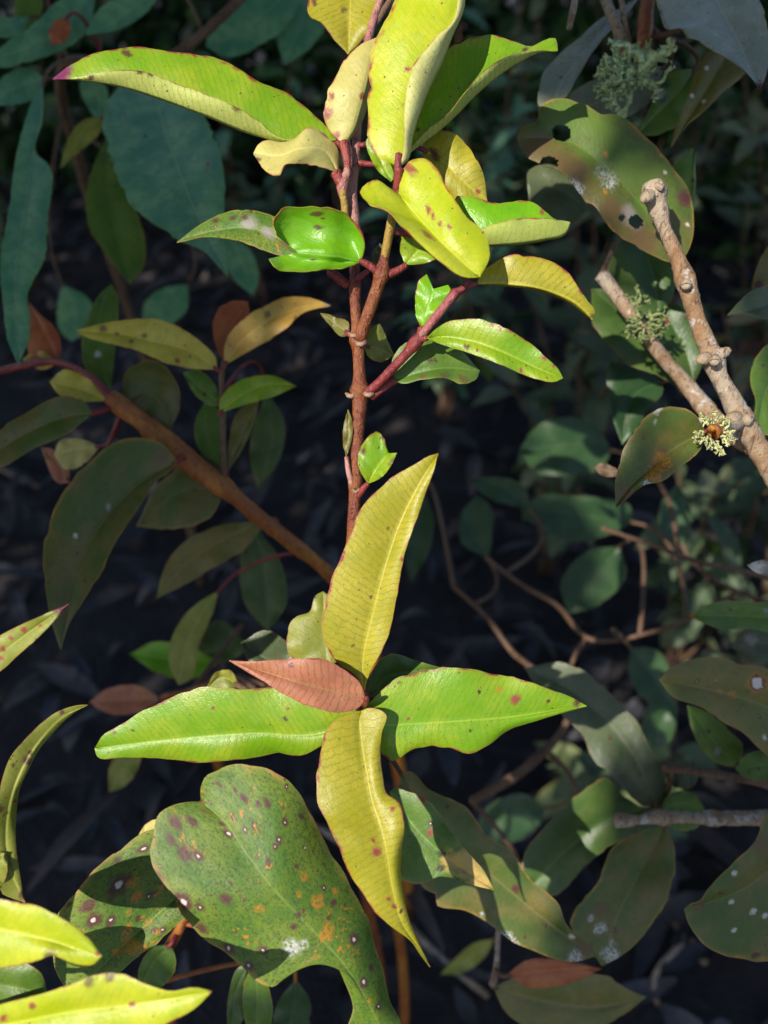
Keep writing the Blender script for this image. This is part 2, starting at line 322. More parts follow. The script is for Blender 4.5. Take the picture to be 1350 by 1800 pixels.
def leaf(T, M, L, Rr, look, d=.25, e=(0, 0), lit=False, pet=True, petm=None, petr=None, **kw):
    LSEED[0] += 1
    gk = {k: kw.pop(k) for k in ('n', 'm', 'open_', 'cup', 'wave', 'ser') if k in kw}
    G, PX, t, vv = leaf_grid(M, L, Rr, d, e, seed=LSEED[0], **gk)
    me, base = leaf_mesh(G, PX, t, vv, look, **kw)
    o = link('leaf', me, T, base - wloc(T))
    mc = G.shape[1] // 2; Gs = G[6:-10:2, mc - 4:mc + 5:2] if lit == 'core' else G[::2, ::2]
    ALLPTS['lit' if lit else 'shade'].append(Gs.reshape(-1, 3))
    if pet is True and T.name in STEMS:          # stalk from the blade to the nearest point of the stem
        allp = np.concatenate(STEMS[T.name]); q = allp[np.linalg.norm(allp - base, axis=1).argmin()]
        dirv = base - G[min(6, len(G) - 1), G.shape[1] // 2]; dirv /= np.linalg.norm(dirv) + 1e-9
        ln = np.linalg.norm(q - base); u = np.linspace(0, 1, 12)[:, None]
        c1 = base + dirv * ln * .35; p = (1 - u) ** 2 * base + 2 * u * (1 - u) * c1 + u ** 2 * q
        p[0] = base - dirv * .002
        r0 = petr or .0008
        tube3('petiole', p, np.linspace(r0, r0 * 1.25, 12), petm or B_RED, o, 8)
    elif pet and pet is not True:
        tube('petiole', pet, petm or B_RED, o, sides=8)
    return o
# ================================================================== the setting: ground
def ground():
    g = N('soil'); tc = g.n('ShaderNodeTexCoord').outputs['Object']
    n1 = g.noise(tc, 3, 5); n2 = g.noise(tc, 40, 5, .65); n3 = g.noise(tc, 220, 3)
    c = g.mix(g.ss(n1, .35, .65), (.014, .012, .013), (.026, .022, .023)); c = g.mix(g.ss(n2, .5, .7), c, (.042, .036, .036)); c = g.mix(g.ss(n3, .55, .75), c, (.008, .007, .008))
    b = g.n('ShaderNodeBump', {'Height': g.math('ADD', n2, g.math('MULTIPLY', n3, .5)), 'Strength': .8, 'Distance': .01})
    m = g.out(g.n('ShaderNodeBsdfPrincipled', {'Base Color': c, 'Roughness': .9, 'Normal': b.outputs[0]}))
    xs = np.concatenate([-np.geomspace(600, 2.0, 14), np.linspace(-1.9, 1.9, 90), np.geomspace(2.0, 600, 14)])
    X, Y = np.meshgrid(xs, xs + 1.0, indexing='ij')
    Z = .012 * np.sin(X * 7 + 1) * np.cos(Y * 6) + .006 * np.sin(X * 23 + Y * 17) + .004 * rng.normal(size=X.shape)
    Z *= (np.hypot(X, Y - 1) < 2.2); k = len(xs); idx = np.arange(k * k).reshape(k, k)
    F = np.stack([idx[:-1, :-1], idx[1:, :-1], idx[1:, 1:], idx[:-1, 1:]], 2).reshape(-1, 4)
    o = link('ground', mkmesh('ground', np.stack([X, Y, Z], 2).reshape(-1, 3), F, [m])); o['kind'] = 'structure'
ground()
def hit_ground(x, y):                    # a point of the ground seen at this place of the photograph
    v = P3(x, y, 1.0) - CAM; return CAM + v * (-CAM[2] / v[2])
def down_to_ground(p, lean=(0, 0), n=8):  # path that carries a stem from p to the soil
    p = np.array(p); e = np.array([p[0] + lean[0], p[1] + lean[1], -.01]); u = np.linspace(0, 1, n)[:, None]
    return p + (e - p) * u + np.outer(np.sin(u[:, 0] * 3.1) * .01, [1, .5, 0])
def root_tube(T, p, r, mat, lean=(0, 0)):  # the lower stem of a shoot, out of view or behind leaves
    c = down_to_ground(p, lean, 20); tube3('lower_stem', c, np.linspace(r, r * 1.5, 20), mat, T, 10, .05)
    STEMS.setdefault(T.name, []).append(c)
def gbase(p, lean=(0, 0)): return (p[0] + lean[0], p[1] + lean[1], 0.0)
# ================================================================== the sunlit shoot in the middle
p0 = P3(640, 1560, .42)
A = thing('leafy_shoot', 'tall sunlit shoot with orange brown stem, red stalks and curling lime green leaves', 'shoot', gbase(p0, (0, -.04)))
stem(A, [(625, 462, .249, 7), (624, 500, .249, 9.5), (626, 560, .25, 9.5), (629, 600, .25, 11), (631, 640, .25, 10), (633, 690, .25, 13), (629, 760, .25, 11), (625, 850, .25, 10.5), (621, 925, .251, 11), (618, 1000, .254, 11), (628, 1150, .262, 11), (650, 1300, .29, 10), (655, 1450, .36, 9), (640, 1560, .42, 9)], B_MAIN, lit=True, sides=14,
     nodes=((.124, .45, .008), (.205, .50, .010), (.352, .28, .008), (.035, .25, .012)), noise=.045)
root_tube(A, p0, .0028, B_MAIN, (0, -.04))
stem(A, [(623, 480, .2495, 9), (623, 430, .25, 10), (621, 390, .25, 12), (618, 340, .25, 10), (624, 285, .25, 8), (629, 220, .25, 7), (636, 150, .251, 7), (650, 60, .252, 7), (672, -10, .254, 6), (690, -60, .255, 5)], B_PINK, 'side_stem', lit=True)
stem(A, [(632, 600, .2485, 9), (640, 572, .246, 10.5), (655, 530, .244, 11), (671, 480, .242, 11), (676, 450, .241, 8), (685, 405, .239, 7.5), (692, 365, .236, 7)], B_MAIN, 'side_stem', lit=True, nodes=((.52, .35, .05), (0.05, .3, .05)))
stem(A, [(674, 462, .2415, 7.4), (685, 405, .2385, 7.8), (692, 365, .2355, 7.5)], B_YEL, 'stem_sheath', lit=True)
stem(A, [(692, 365, .2355, 7), (697, 335, .233, 7), (699, 300, .231, 7), (701, 270, .230, 6)], B_RED, 'side_stem', lit=True)
stem(A, [(606, 400, .2485, 6.5), (606, 360, .2475, 7), (602, 326, .246, 8), (611, 300, .246, 7), (612, 270, .2465, 8), (606, 250, .247, 9)], B_PINK, 'side_stem', lit=True, nodes=((.48, .35, .1),))
stem(A, [(606, 402, .2478, 6.3), (606, 362, .2465, 6.6), (602, 336, .2455, 6.8)], B_YEL, 'stem_sheath', lit=True)
stem(A, [(640, 694, .249, 8), (656, 682, .247, 8.5), (690, 648, .243, 8.5), (736, 596, .239, 9), (762, 562, .237, 8), (803, 512, .235, 7.5)], B_RED, 'side_stem', lit=True, nodes=((.52, .35, .05), (.97, .3, .05)))
stem(A, [(740, 590, .2372, 7), (764, 560, .2355, 8), (802, 513, .2337, 7)], B_PINK, 'stem_sheath', lit=True)
stem(A, [(800, 514, .235, 7), (815, 506, .234, 6), (824, 492, .233, 4)], B_RED, 'bud', lit=True)
stem(A, [(612, 502, .249, 8), (594, 488, .248, 9), (578, 476, .247, 8)], B_RED, 'stalk_stub', lit=True)
stem(A, [(628, 492, .247, 6), (640, 482, .246, 6), (650, 474, .245, 4)], B_RED, 'stalk_stub', lit=True)
# papery scar tissue at the joints
for (x, y, r, dz) in ((622, 588, 8, .2475), (634, 603, 9, .2465), (617, 694, 9, .2485), (648, 692, 9, .2475), (626, 862, 6, .2475)):
    tube('joint_scar', [(x - r, y - 3, dz, r * .3), (x - r * .3, y + 2, dz - .0006, r * .42), (x + r * .5, y + 1, dz - .0004, r * .40), (x + r, y - 4, dz, r * .3)], B_SCAR, A, sides=9, n=16, noise=.2)
kw = dict(lit=True)
leaf(A, [(592, 247), (540, 250), (498, 250), (440, 236), (363, 205), (285, 176), (207, 152), (140, 141), (93, 139)],
     [(540, 246), (487, 240), (456, 213), (415, 187), (363, 166), (290, 140), (244, 124), (181, 127), (130, 137)],
     [(573, 222), (550, 202), (508, 166), (467, 150), (415, 117), (363, 101), (311, 92), (238, 83), (176, 92), (130, 111)],
     'lime', (.247, .241, .243), (.45, -.25), pet=[(590, 248, .247, 5), (600, 256, .247, 6), (610, 275, .248, 6)], tipc=('tip', .91), n=56,
     spots=[(222, 90, 9), (160, 137, 7), (245, 125, 7), (416, 186, 9, 'brown'), (262, 128, 6)], wave=.12, **kw)
leaf(A, [(595, 306), (565, 262), (528, 262), (492, 274), (446, 270)], [(575, 297), (545, 291), (522, 288), (500, 291), (490, 309), (468, 302)],
     [(593, 262), (572, 237), (540, 225), (517, 244), (485, 247), (456, 252)], 'cream', (.246, .243, .238, .240, .244), (.35, -.5), tipc=None,
     pet=[(590, 303, .2455, 11), (597, 318, .2455, 9), (604, 334, .246, 7)], spots=[(455, 282, 7), (575, 240, 10, 'tip')], **kw)
leaf(A, [(604, 253), (621, 226), (632, 190), (641, 155), (652, 105), (664, 66)], [(582, 234), (570, 211), (572, 179), (591, 133), (614, 96), (640, 76)],
     [(622, 240), (640, 205), (652, 160), (664, 105)], 'cream', (.246, .242, .244), (-.2, -1.0), pet=[(604, 250, .2455, 10), (609, 275, .2455, 8), (612, 300, .246, 7)],
     spots=[(574, 200, 9, 'pinkred'), (580, 170, 7, 'pinkred'), (634, 170, 7, 'pinkred'), (590, 243, 12, 'pinkred')], **kw)
leaf(A, [(702, 294), (715, 284), (726, 238), (751, 165), (779, 106), (797, 60), (816, 14), (812, -60)],
     [(692, 289), (664, 275), (650, 248), (647, 184), (648, 128), (660, 78), (678, 37), (696, 0), (740, -45)],
     [(708, 272), (710, 232), (712, 184), (726, 118), (761, 71), (798, 34), (806, -10)], 'lemon', (.231, .230, .229), (-.3, .45), pet=[(701, 296, .2285, 9), (700, 315, .230, 8), (697, 335, .232, 7)],
     spots=[(712, 182, 7, 'pinkred'), (716, 122, 6, 'pinkred')], cup=.2, **kw)
leaf(A, [(708, 278), (735, 258), (765, 236), (800, 205), (834, 170), (871, 138), (912, 110), (949, 92), (980, 90)],
     [(722, 220), (760, 130), (797, 78), (834, 64), (871, 63), (903, 73), (935, 82), (953, 73), (976, 68)],
     [(735, 245), (755, 224), (790, 198), (811, 170), (840, 135), (871, 110), (935, 88)], 'lime', (.246, .243, .246), (-.2, .5),
     spots=[(921, 86, 6), (735, 228, 5)], **kw)
leaf(A, [(628, -80), (618, -20), (614, 40), (612, 95)], [(680, -40), (675, 5), (650, 46), (632, 76)], [(570, -50), (542, 0), (545, 28), (563, 39), (588, 71)], 'yellow', (.262, .258, .258), (.2, .3), spots=[(555, 5, 6), (600, 20, 6, 'brown')], **kw)
tube('side_stem', [(692, -8, .254, 6.5), (668, 30, .2535, 6), (642, 72, .253, 5)], B_DARK, A)
leaf(A, [(634, 460), (600, 452), (565, 448), (524, 444)], [(612, 469), (568, 474), (522, 477), (481, 469), (474, 455)],
     [(641, 431), (625, 392), (586, 367), (536, 363), (492, 371), (479, 391), (488, 415)], 'bright', (.240, .236, .237), (.25, .35), open_=True,
     pet=[(632, 458, .2398, 6), (648, 466, .2405, 7), (668, 482, .242, 8)], spots=[(558, 399, 5), (551, 457, 6), (560, 371, 6)], cup=-.3, **kw)
leaf(A, [(530, 440), (500, 425), (440, 402), (375, 407), (311, 426)], [(508, 451), (467, 441), (415, 423), (363, 417)], [(505, 392), (482, 381), (446, 370), (404, 372), (363, 389)], 'spotty', (.252, .256, .258), (.25, -.2), pet=False,
     spots=[(440, 395, 16, 'grey'), (470, 412, 14, 'grey'), (380, 388, 7), (410, 382, 6), (430, 384, 6), (500, 430, 12, 'brown')], **kw)
leaf(A, [(701, 342), (722, 368), (760, 410), (800, 450), (843, 488)], [(705, 312), (715, 286), (742, 277), (765, 294), (788, 335), (820, 381), (852, 413), (860, 450)],
     [(683, 330), (660, 316), (633, 343), (646, 358), (678, 369), (705, 396), (742, 433), (779, 465), (816, 488)], 'lemon', (.231, .226, .221, .222), (-.15, .55), pet=[(701, 342, .231, 6), (699, 336, .232, 6), (697, 330, .233, 7)],
     spots=[(720, 298, 13, 'pinkred'), (757, 365, 9, 'pinkred'), (763, 380, 7, 'pinkred'), (752, 415, 14, 'pinkred'), (775, 396, 7, 'pinkred'), (793, 399, 5, 'pinkred'), (838, 484, 6, 'brown')], cup=.15, **kw)
leaf(A, [(742, 262), (780, 285), (815, 320), (856, 353)], [(752, 238), (770, 226), (797, 233), (825, 262), (848, 303)], [(752, 300), (785, 345), (820, 362)], 'yellow', (.25, .248, .25), (.1, -.2),
     spots=[(768, 278, 12), (760, 266, 8), (840, 335, 5, 'pinkred')], **kw)
leaf(A, [(688, 320), (672, 290), (660, 262), (655, 235)], [(666, 302), (650, 275), (645, 245)], [(700, 300), (690, 260), (675, 235)], 'lime', (.243, .244), pet=False, **kw)
leaf(A, [(782, 424), (830, 433), (866, 433), (912, 430), (958, 423), (995, 410), (1002, 391)], [(795, 370), (802, 347), (834, 347), (871, 358), (908, 353), (935, 356), (956, 370), (975, 386)],
     [(815, 414), (843, 403), (889, 388), (930, 383), (956, 383), (985, 387)], 'bright', (.243, .238, .24), (-.15, .45), tipc=('brown', .985), spots=[(954, 372, 8, 'pinkred'), (868, 398, 4)], **kw)
leaf(A, [(712, 466), (735, 440), (758, 415), (780, 395)], [(704, 440), (706, 412), (725, 388)], [(740, 464), (775, 452), (796, 428)], 'lime', (.243, .242), (.1, .1), pet=[(714, 466, .243, 6), (702, 474, .2425, 7), (682, 483, .242, 8)], **kw)
leaf(A, [(672, 478), (669, 452), (668, 428)], [(657, 468), (655, 442)], [(678, 462), (680, 440)], 'grey', .247, pet=False, **kw)
leaf(A, [(838, 499), (880, 497), (904, 499), (942, 504), (981, 516), (1015, 533), (1041, 562)], [(846, 480), (865, 464), (895, 449), (930, 449), (964, 458), (994, 475), (1015, 503), (1033, 529), (1045, 546)],
     [(880, 502), (942, 510), (981, 523), (1015, 541), (1030, 553)], 'yellow', (.236, .233, .236), (.1, -.4), pet=[(838, 499, .236, 5), (822, 503, .235, 6), (806, 512, .235, 7)],
     spots=[(992, 474, 6, 'pinkred'), (1020, 512, 5, 'pinkred'), (1040, 555, 7, 'brown')], **kw)
leaf(A, [(751, 594), (780, 592), (826, 599), (869, 613), (912, 632), (955, 652), (990, 664)], [(766, 578), (792, 564), (826, 561), (861, 565), (895, 580), (930, 602), (960, 628), (981, 649)],
     [(771, 604), (801, 613), (835, 624), (869, 637), (904, 652), (938, 665), (977, 671)], 'lime', (.237, .231, .231), (.2, .12), pet=[(751, 594, .237, 6), (742, 595, .238, 7), (732, 600, .239, 7)],
     spots=[(819, 611, 7), (837, 614, 4, 'pinkred'), (895, 581, 6, 'pinkred'), (880, 578, 5, 'pinkred'), (865, 572, 4, 'pinkred'), (957, 631, 5, 'pinkred'), (918, 651, 5, 'pinkred'), (974, 643, 4, 'pinkred')], **kw)
leaf(A, [(695, 669), (735, 656), (775, 648), (810, 648), (843, 652)], [(688, 642), (702, 612), (735, 598), (780, 602), (815, 620), (830, 638)], [(702, 673), (741, 668), (784, 665), (814, 676), (836, 667)], 'green', (.248, .246, .25), (-.1, .3), pet=[(696, 668, .248, 7), (674, 682, .2485, 7), (652, 698, .249, 8)],
     spots=[(758, 635, 5), (765, 632, 4), (740, 663, 8, 'brown'), (780, 660, 8, 'brown'), (815, 668, 12, 'brown')], **kw)
leaf(A, [(740, 575), (752, 540), (762, 508)], [(731, 555), (730, 537), (732, 507), (738, 491), (750, 483)], [(752, 568), (766, 550), (784, 529), (792, 510), (788, 501)], 'bright', (.238, .237), (-.05, .05), cup=0, wave=0, open_=True, n=26, pet=[(740, 576, .238, 6), (737, 590, .2385, 6), (733, 602, .2395, 7)], **kw)
leaf(A, [(647, 850), (660, 828), (675, 808), (684, 797)], [(631, 821), (629, 799), (642, 774), (663, 759), (675, 770), (676, 784)], [(665, 843), (680, 830), (693, 808), (698, 796)], 'lime', (.246, .242), (.1, .35), open_=True, n=26, pet=[(647, 850, .246, 5), (638, 860, .247, 6), (630, 872, .2485, 6)],
     spots=[(638, 793, 7), (673, 765, 6), (690, 812, 9, 'brown')], **kw)
leaf(A, [(609, 803), (612, 765), (612, 720)], [(604, 785), (605, 745)], [(615, 785), (620, 755), (618, 735)], 'bronze', .248, n=24, pet=[(609, 803, .248, 4), (612, 825, .248, 5), (619, 852, .249, 6)], petm=B_PINK, **kw)
leaf(A, [(614, 588), (590, 570), (563, 551)], [(604, 592), (580, 572)], [(612, 566), (590, 558), (575, 552)], 'bronze', (.252, .258), n=24, **kw)
leaf(A, [(640, 608), (660, 612), (692, 624)], [(650, 580), (664, 570), (682, 602)], [(648, 628), (672, 636)], 'olive', (.256, .262), n=24, **kw)
# ================================================================== the four-leaved star
p0 = P3(650, 1420, .40)
Bq = thing('leafy_shoot', 'shoot tip of lime and yellow leaves spread like a star around one pink leaf', 'shoot', gbase(p0, (.02, -.04)))
tube('bud', [(640, 1240, .236, 6), (642, 1232, .2315, 6.5), (645, 1226, .2285, 3)], B_RED, Bq, sides=9, n=12)
stem(Bq, [(637, 1232, .233, 5), (639, 1240, .240, 7), (642, 1262, .262, 8), (648, 1310, .31, 8), (650, 1420, .40, 8)], B_RED, lit=True)
root_tube(Bq, p0, .0026, B_OR, (.02, -.04))
leaf(Bq, [(639, 1216), (638, 1163), (657, 1072), (682, 981), (707, 911), (738, 850), (770, 797)], [(627, 1188), (597, 1168), (576, 1143), (566, 1107), (571, 1067), (584, 1017), (602, 971), (622, 921), (642, 886), (682, 845), (723, 820), (758, 800)],
     [(652, 1178), (672, 1143), (685, 1107), (697, 1052), (705, 1007), (717, 956), (733, 911), (748, 866), (765, 820)], 'yellow', (.236, .229, .226), (.15, .25), n=64, m=9,
     spots=[(605, 968, 4, 'pinkred'), (683, 845, 4, 'pinkred'), (724, 820, 4, 'pinkred'), (684, 926, 4, 'brown'), (650, 1045, 4, 'brown'), (705, 985, 5, 'pinkred'), (622, 1138, 5, 'brown')],
     pet=[(639, 1216, .236, 4), (638, 1228, .236, 4), (638, 1238, .238, 5)], petm=B_YEL, wave=.1, **kw)
leaf(Bq, [(642, 1228), (600, 1218), (551, 1207), (501, 1192), (455, 1178), (403, 1161)], [(632, 1242), (602, 1252), (561, 1247), (516, 1229), (481, 1209), (440, 1184)], [(634, 1203), (607, 1178), (571, 1160), (531, 1157), (481, 1160), (435, 1163)],
     'pink', (.231, .226, .228), (.1, .1), n=56, m=9, tipc=('red', .985), spots=[(511, 1168, 5)], pet=[(642, 1228, .231, 4), (642, 1236, .233, 4), (638, 1243, .238, 5)], **kw)
leaf(Bq, [(628, 1250), (602, 1274), (573, 1286), (444, 1288), (355, 1294), (267, 1303), (209, 1310), (167, 1315)], [(605, 1288), (578, 1304), (560, 1314), (533, 1327), (480, 1325), (444, 1331), (400, 1337), (355, 1340), (311, 1336), (275, 1332), (222, 1331), (170, 1328)],
     [(600, 1235), (540, 1214), (467, 1209), (418, 1211), (364, 1207), (329, 1215), (293, 1231), (249, 1251), (213, 1273), (178, 1295)], 'lime', (.240, .242, .246), (-.14, .10), n=64, m=9,
     spots=[(376, 1240, 4, 'pinkred'), (504, 1266, 5), (505, 1250, 4, 'pinkred'), (205, 1287, 4), (232, 1284, 3)], pet=[(628, 1250, .240, 5), (634, 1246, .240, 6), (640, 1244, .243, 6)], wave=.12, **kw)
leaf(Bq, [(647, 1238), (672, 1272), (720, 1272), (823, 1266), (914, 1258), (970, 1250), (1031, 1241)], [(667, 1218), (697, 1193), (733, 1183), (783, 1172), (823, 1173), (864, 1183), (914, 1194), (959, 1208), (1005, 1226)],
     [(655, 1262), (667, 1290), (671, 1322), (687, 1336), (723, 1319), (753, 1311), (783, 1314), (828, 1323), (859, 1309), (889, 1286), (944, 1266), (995, 1251)], 'lime', (.239, .239, .242), (.10, -.12), n=70, m=9,
     spots=[(1017, 1235, 10, 'red'), (908, 1232, 11, 'pinkred'), (840, 1218, 4), (842, 1212, 3), (964, 1234, 4), (828, 1284, 4, 'black'), (700, 1202, 4, 'brown'), (718, 1262, 4, 'pinkred'), (880, 1213, 7, 'rust')],
     pet=[(647, 1238, .239, 5), (642, 1239, .240, 6), (639, 1242, .243, 6)], wave=.12, **kw)
leaf(Bq, [(635, 1248), (632, 1270), (636, 1310), (645, 1360), (655, 1410), (668, 1450), (680, 1500), (690, 1560), (706, 1620), (732, 1665), (756, 1700)], [(648, 1244), (664, 1246), (680, 1256), (670, 1288), (668, 1324), (672, 1361), (680, 1394), (703, 1414), (711, 1443), (706, 1483), (704, 1528), (709, 1569), (719, 1618), (737, 1659)],
     [(607, 1256), (581, 1274), (566, 1314), (556, 1381), (562, 1422), (580, 1459), (597, 1491), (613, 1532), (637, 1569), (662, 1606), (690, 1630), (723, 1654), (743, 1683)], 'yellow', (.236, .228, .221, .222, .232), (-.15, .15), n=70, m=9, tipc=('red', .99),
     spots=[(658, 1498, 10, 'pinkred'), (693, 1590, 6, 'pinkred'), (686, 1422, 5, 'pinkred'), (660, 1475, 5, 'pinkred'), (684, 1583, 5, 'pinkred'), (705, 1600, 5, 'red')], pet=[(634, 1250, .236, 4), (633, 1244, .237, 5), (638, 1238, .239, 5)], wave=.12, **kw)
leaf(Bq, [(645, 1226), (680, 1190), (725, 1180), (776, 1174)], [(655, 1178), (682, 1150), (733, 1162)], [(670, 1225), (715, 1210), (750, 1195)], 'green', (.25, .258), **kw)
leaf(Bq, [(575, 1172), (572, 1110), (568, 1040)], [(510, 1152), (518, 1086), (545, 1075), (555, 1047)], [(610, 1150), (606, 1100), (588, 1055)], 'olive', (.262, .268), **kw)
# ================================================================== big leaf with purple spots, below
p0 = P3(290, 1740, .34)
C = thing('leafy_shoot', 'low shoot with two broad green leaves covered in purple spots and orange rust', 'shoot', gbase(p0, (0, -.05)))
stem(C, [(372, 1412, .262, 6), (372, 1470, .27, 8), (345, 1560, .28, 8), (312, 1640, .29, 9), (282, 1690, .30, 10), (272, 1760, .33, 10)], B_OR)
root_tube(C, P3(272, 1760, .33), .0026, B_OR, (0, -.05))
er = np.random.default_rng(3); sp = [(318, 1496, 14, 'red'), (353, 1504, 9, 'eye'), (322, 1582, 13, 'eye'), (397, 1583, 10), (357, 1628, 10), (408, 1550, 5), (360, 1595, 6, 'eye'), (313, 1447, 14), (335, 1440, 11), (300, 1470, 10), (404, 1467, 8, 'eye'), (430, 1462, 6, 'eye'), (492, 1474, 6, 'eye'), (470, 1415, 8), (453, 1410, 6), (506, 1380, 4, 'eye'), (527, 1436, 6), (412, 1392, 6), (388, 1378, 6), (430, 1398, 6),
     (467, 1670, 7, 'eye'), (404, 1668, 9, 'eye'), (442, 1699, 6, 'eye'), (622, 1652, 9, 'eye'), (640, 1730, 8, 'eye'), (655, 1702, 7), (568, 1557, 5, 'eye'), (664, 1770, 6, 'eye'), (586, 1585, 6), (513, 1632, 7), (524, 1609, 6), (414, 1718, 5), (280, 1540, 10, 'brown'), (360, 1426, 8, 'brown'), (392, 1448, 8),
     (517, 1668, 15, 'chalk'), (536, 1658, 9, 'chalk'), (534, 1540, 9, 'rust'), (525, 1570, 7, 'rust'), (560, 1582, 12, 'rust'), (455, 1602, 10, 'rust'), (588, 1566, 7, 'rust'), (575, 1640, 14, 'rust'), (557, 1680, 9, 'rust'), (300, 1596, 8, 'rust'), (579, 1605, 7, 'rust'), (425, 1430, 6, 'rust')]
leaf(C, [(354, 1410), (401, 1451), (430, 1495), (483, 1565), (540, 1625), (600, 1690), (650, 1770), (690, 1850)], [(354, 1384), (364, 1361), (387, 1350), (442, 1347), (483, 1353), (507, 1369), (544, 1426), (568, 1471), (597, 1524), (621, 1569), (645, 1610), (660, 1667), (674, 1707), (682, 1752), (705, 1805)],
     [(330, 1410), (303, 1416), (279, 1430), (266, 1480), (275, 1536), (299, 1569), (332, 1618), (364, 1650), (426, 1699), (479, 1734), (507, 1712), (536, 1695), (568, 1692), (593, 1699), (605, 1722), (620, 1772), (612, 1805)], 'spotty', (.224, .215, .217, .222), (-1.1, .1), lit=True, n=84, m=14, spots=sp, wave=.1,
     pet=[(355, 1411, .224, 6), (364, 1412, .237, 7), (373, 1418, .262, 6)])
sp = [(203, 1552, 16, 'eye'), (152, 1592, 10, 'red'), (165, 1619, 10, 'eye'), (192, 1617, 7, 'eye'), (252, 1494, 7, 'eye'), (260, 1573, 6, 'eye'), (270, 1634, 6), (210, 1507, 5), (288, 1635, 6, 'eye'), (232, 1552, 9, 'rust'), (240, 1575, 10, 'rust'), (222, 1638, 12, 'rust'), (230, 1665, 14, 'rust'), (250, 1680 - 10, 9, 'rust'), (258, 1620, 9, 'rust'), (205, 1672, 9, 'rust'), (275, 1640, 7, 'rust'), (222, 1600, 6, 'rust')]
leaf(C, [(330, 1556), (296, 1589), (235, 1645), (174, 1704), (125, 1750)], [(330, 1608), (304, 1632), (274, 1659), (237, 1685), (215, 1706), (165, 1740)], [(312, 1470), (274, 1456), (222, 1485), (185, 1511), (156, 1541), (126, 1574), (102, 1604), (92, 1650), (100, 1710)], 'spotty', (.242, .236, .234), (.1, .1), lit=True, n=60, m=11, spots=sp)
leaf(C, [(292, 1470), (268, 1462), (240, 1478)], [(280, 1490), (255, 1490)], [(275, 1440), (255, 1450)], 'cream', (.272, .276), n=24)
leaf(C, [(300, 1660), (270, 1690), (245, 1745)], [(310, 1690), (290, 1730)], [(270, 1665), (245, 1700)], 'green', (.285, .29), n=24)
leaf(C, [(440, 1690), (415, 1740), (408, 1830)], [(432, 1720), (428, 1790)], [(420, 1700), (402, 1750), (400, 1800)], 'dark', (.285, .29), n=30, petm=B_OR)
leaf(C, [(448, 1692), (452, 1750), (450, 1840)], [(474, 1740), (476, 1800)], [(432, 1720), (430, 1790)], 'green', (.28, .285), n=30, petm=B_OR)
leaf(C, [(520, 1720), (515, 1770), (500, 1840)], [(545, 1760), (540, 1810)], [(490, 1760), (480, 1810)], 'deep', (.33, .34), n=24, petm=B_OR)
# ================================================================== near shoot at the left edge
p0 = P3(-130, 1900, .20)
D = thing('leafy_shoot', 'sunlit shoot with two glaring pale yellow leaf tips beside the purple spotted leaf', 'shoot', gbase(p0, (-.02, -.03)))
stem(D, [(-110, 1560, .198, 10), (-125, 1700, .20, 11), (-130, 1900, .20, 12)], B_MAIN, lit=True); root_tube(D, p0, .0022, B_MAIN, (-.02, -.03))
leaf(D, [(-130, 1625), (-40, 1625), (40, 1640), (110, 1660), (178, 1680)], [(-60, 1580), (0, 1580), (60, 1590), (110, 1615), (152, 1646)], [(-60, 1690), (0, 1699), (60, 1690), (90, 1680), (135, 1694), (165, 1694)], 'lemon', (.197, .190, .186), (.1, .15), lit=True, spots=[(92, 1686, 12, 'brown'), (172, 1676, 5, 'pinkred')], wave=.03)
leaf(D, [(-120, 1800), (0, 1800), (120, 1778), (250, 1762), (372, 1743)], [(-40, 1775), (60, 1750), (125, 1730), (165, 1714), (200, 1708), (260, 1730), (300, 1742), (345, 1735)], [(-30, 1880), (100, 1870), (200, 1840), (290, 1800), (340, 1774)], 'lemon', (.198, .190, .188), (.12, .12), lit=True, spots=[(160, 1728, 11, 'brown'), (190, 1716, 10, 'brown'), (368, 1743, 7, 'pinkred'), (233, 1761, 6, 'pinkred'), (62, 1765, 7, 'pinkred'), (10, 1790, 9, 'pinkred')], wave=.03)
leaf(D, [(-90, 1735), (0, 1730), (82, 1748)], [(-30, 1700), (40, 1690), (75, 1715)], [(-30, 1780), (40, 1775)], 'green', (.206, .206), n=24)
p0 = P3(-150, 1720, .25)
D2 = thing('leafy_shoot', 'shoot with one narrow olive leaf bent like a sickle and a red pointed leaf tip', 'shoot', gbase(p0, (-.03, -.03)))
stem(D2, [(-160, 1150, .23, 9), (-150, 1300, .235, 10), (-120, 1500, .24, 11), (-150, 1720, .25, 12)], B_MAIN, lit=True); root_tube(D2, p0, .0024, B_MAIN, (-.03, -.03))
leaf(D2, [(44, 1586), (16, 1520), (12, 1440), (34, 1360), (70, 1300), (112, 1258), (155, 1239)], [(5, 1570), (-8, 1500), (-4, 1420), (4, 1367), (19, 1330), (44, 1300), (74, 1270), (107, 1248), (130, 1241)], [(34, 1533), (28, 1481), (28, 1430), (35, 1385), (52, 1348), (70, 1315), (96, 1285), (122, 1259), (140, 1246)], 'olive', (.240, .236, .240), (.25, -.2), lit=True, n=56,
     spots=[(48, 1338, 10, 'red'), (24, 1348, 5), (110, 1252, 6), (0, 1424, 8, 'red'), (55, 1320, 5), (14, 1430, 4, 'brown'), (40, 1570, 10, 'red')], pet=[(46, 1588, .24, 7), (30, 1625, .24, 7), (-40, 1640, .24, 8), (-130, 1600, .243, 9)])
leaf(D2, [(-100, 1215), (-20, 1165), (50, 1112), (121, 1062)], [(-60, 1160), (0, 1117), (40, 1097), (80, 1079)], [(-60, 1220), (0, 1180), (36, 1149), (76, 1112)], 'olive', (.226, .218, .214), (.05, .08), lit=True, tipc=('red', .88), spots=[(10, 1140, 7, 'pinkred'), (45, 1106, 6, 'pinkred'), (20, 1120, 5, 'pinkred'), (0, 1160, 7, 'pinkred'), (70, 1100, 5, 'pinkred')])
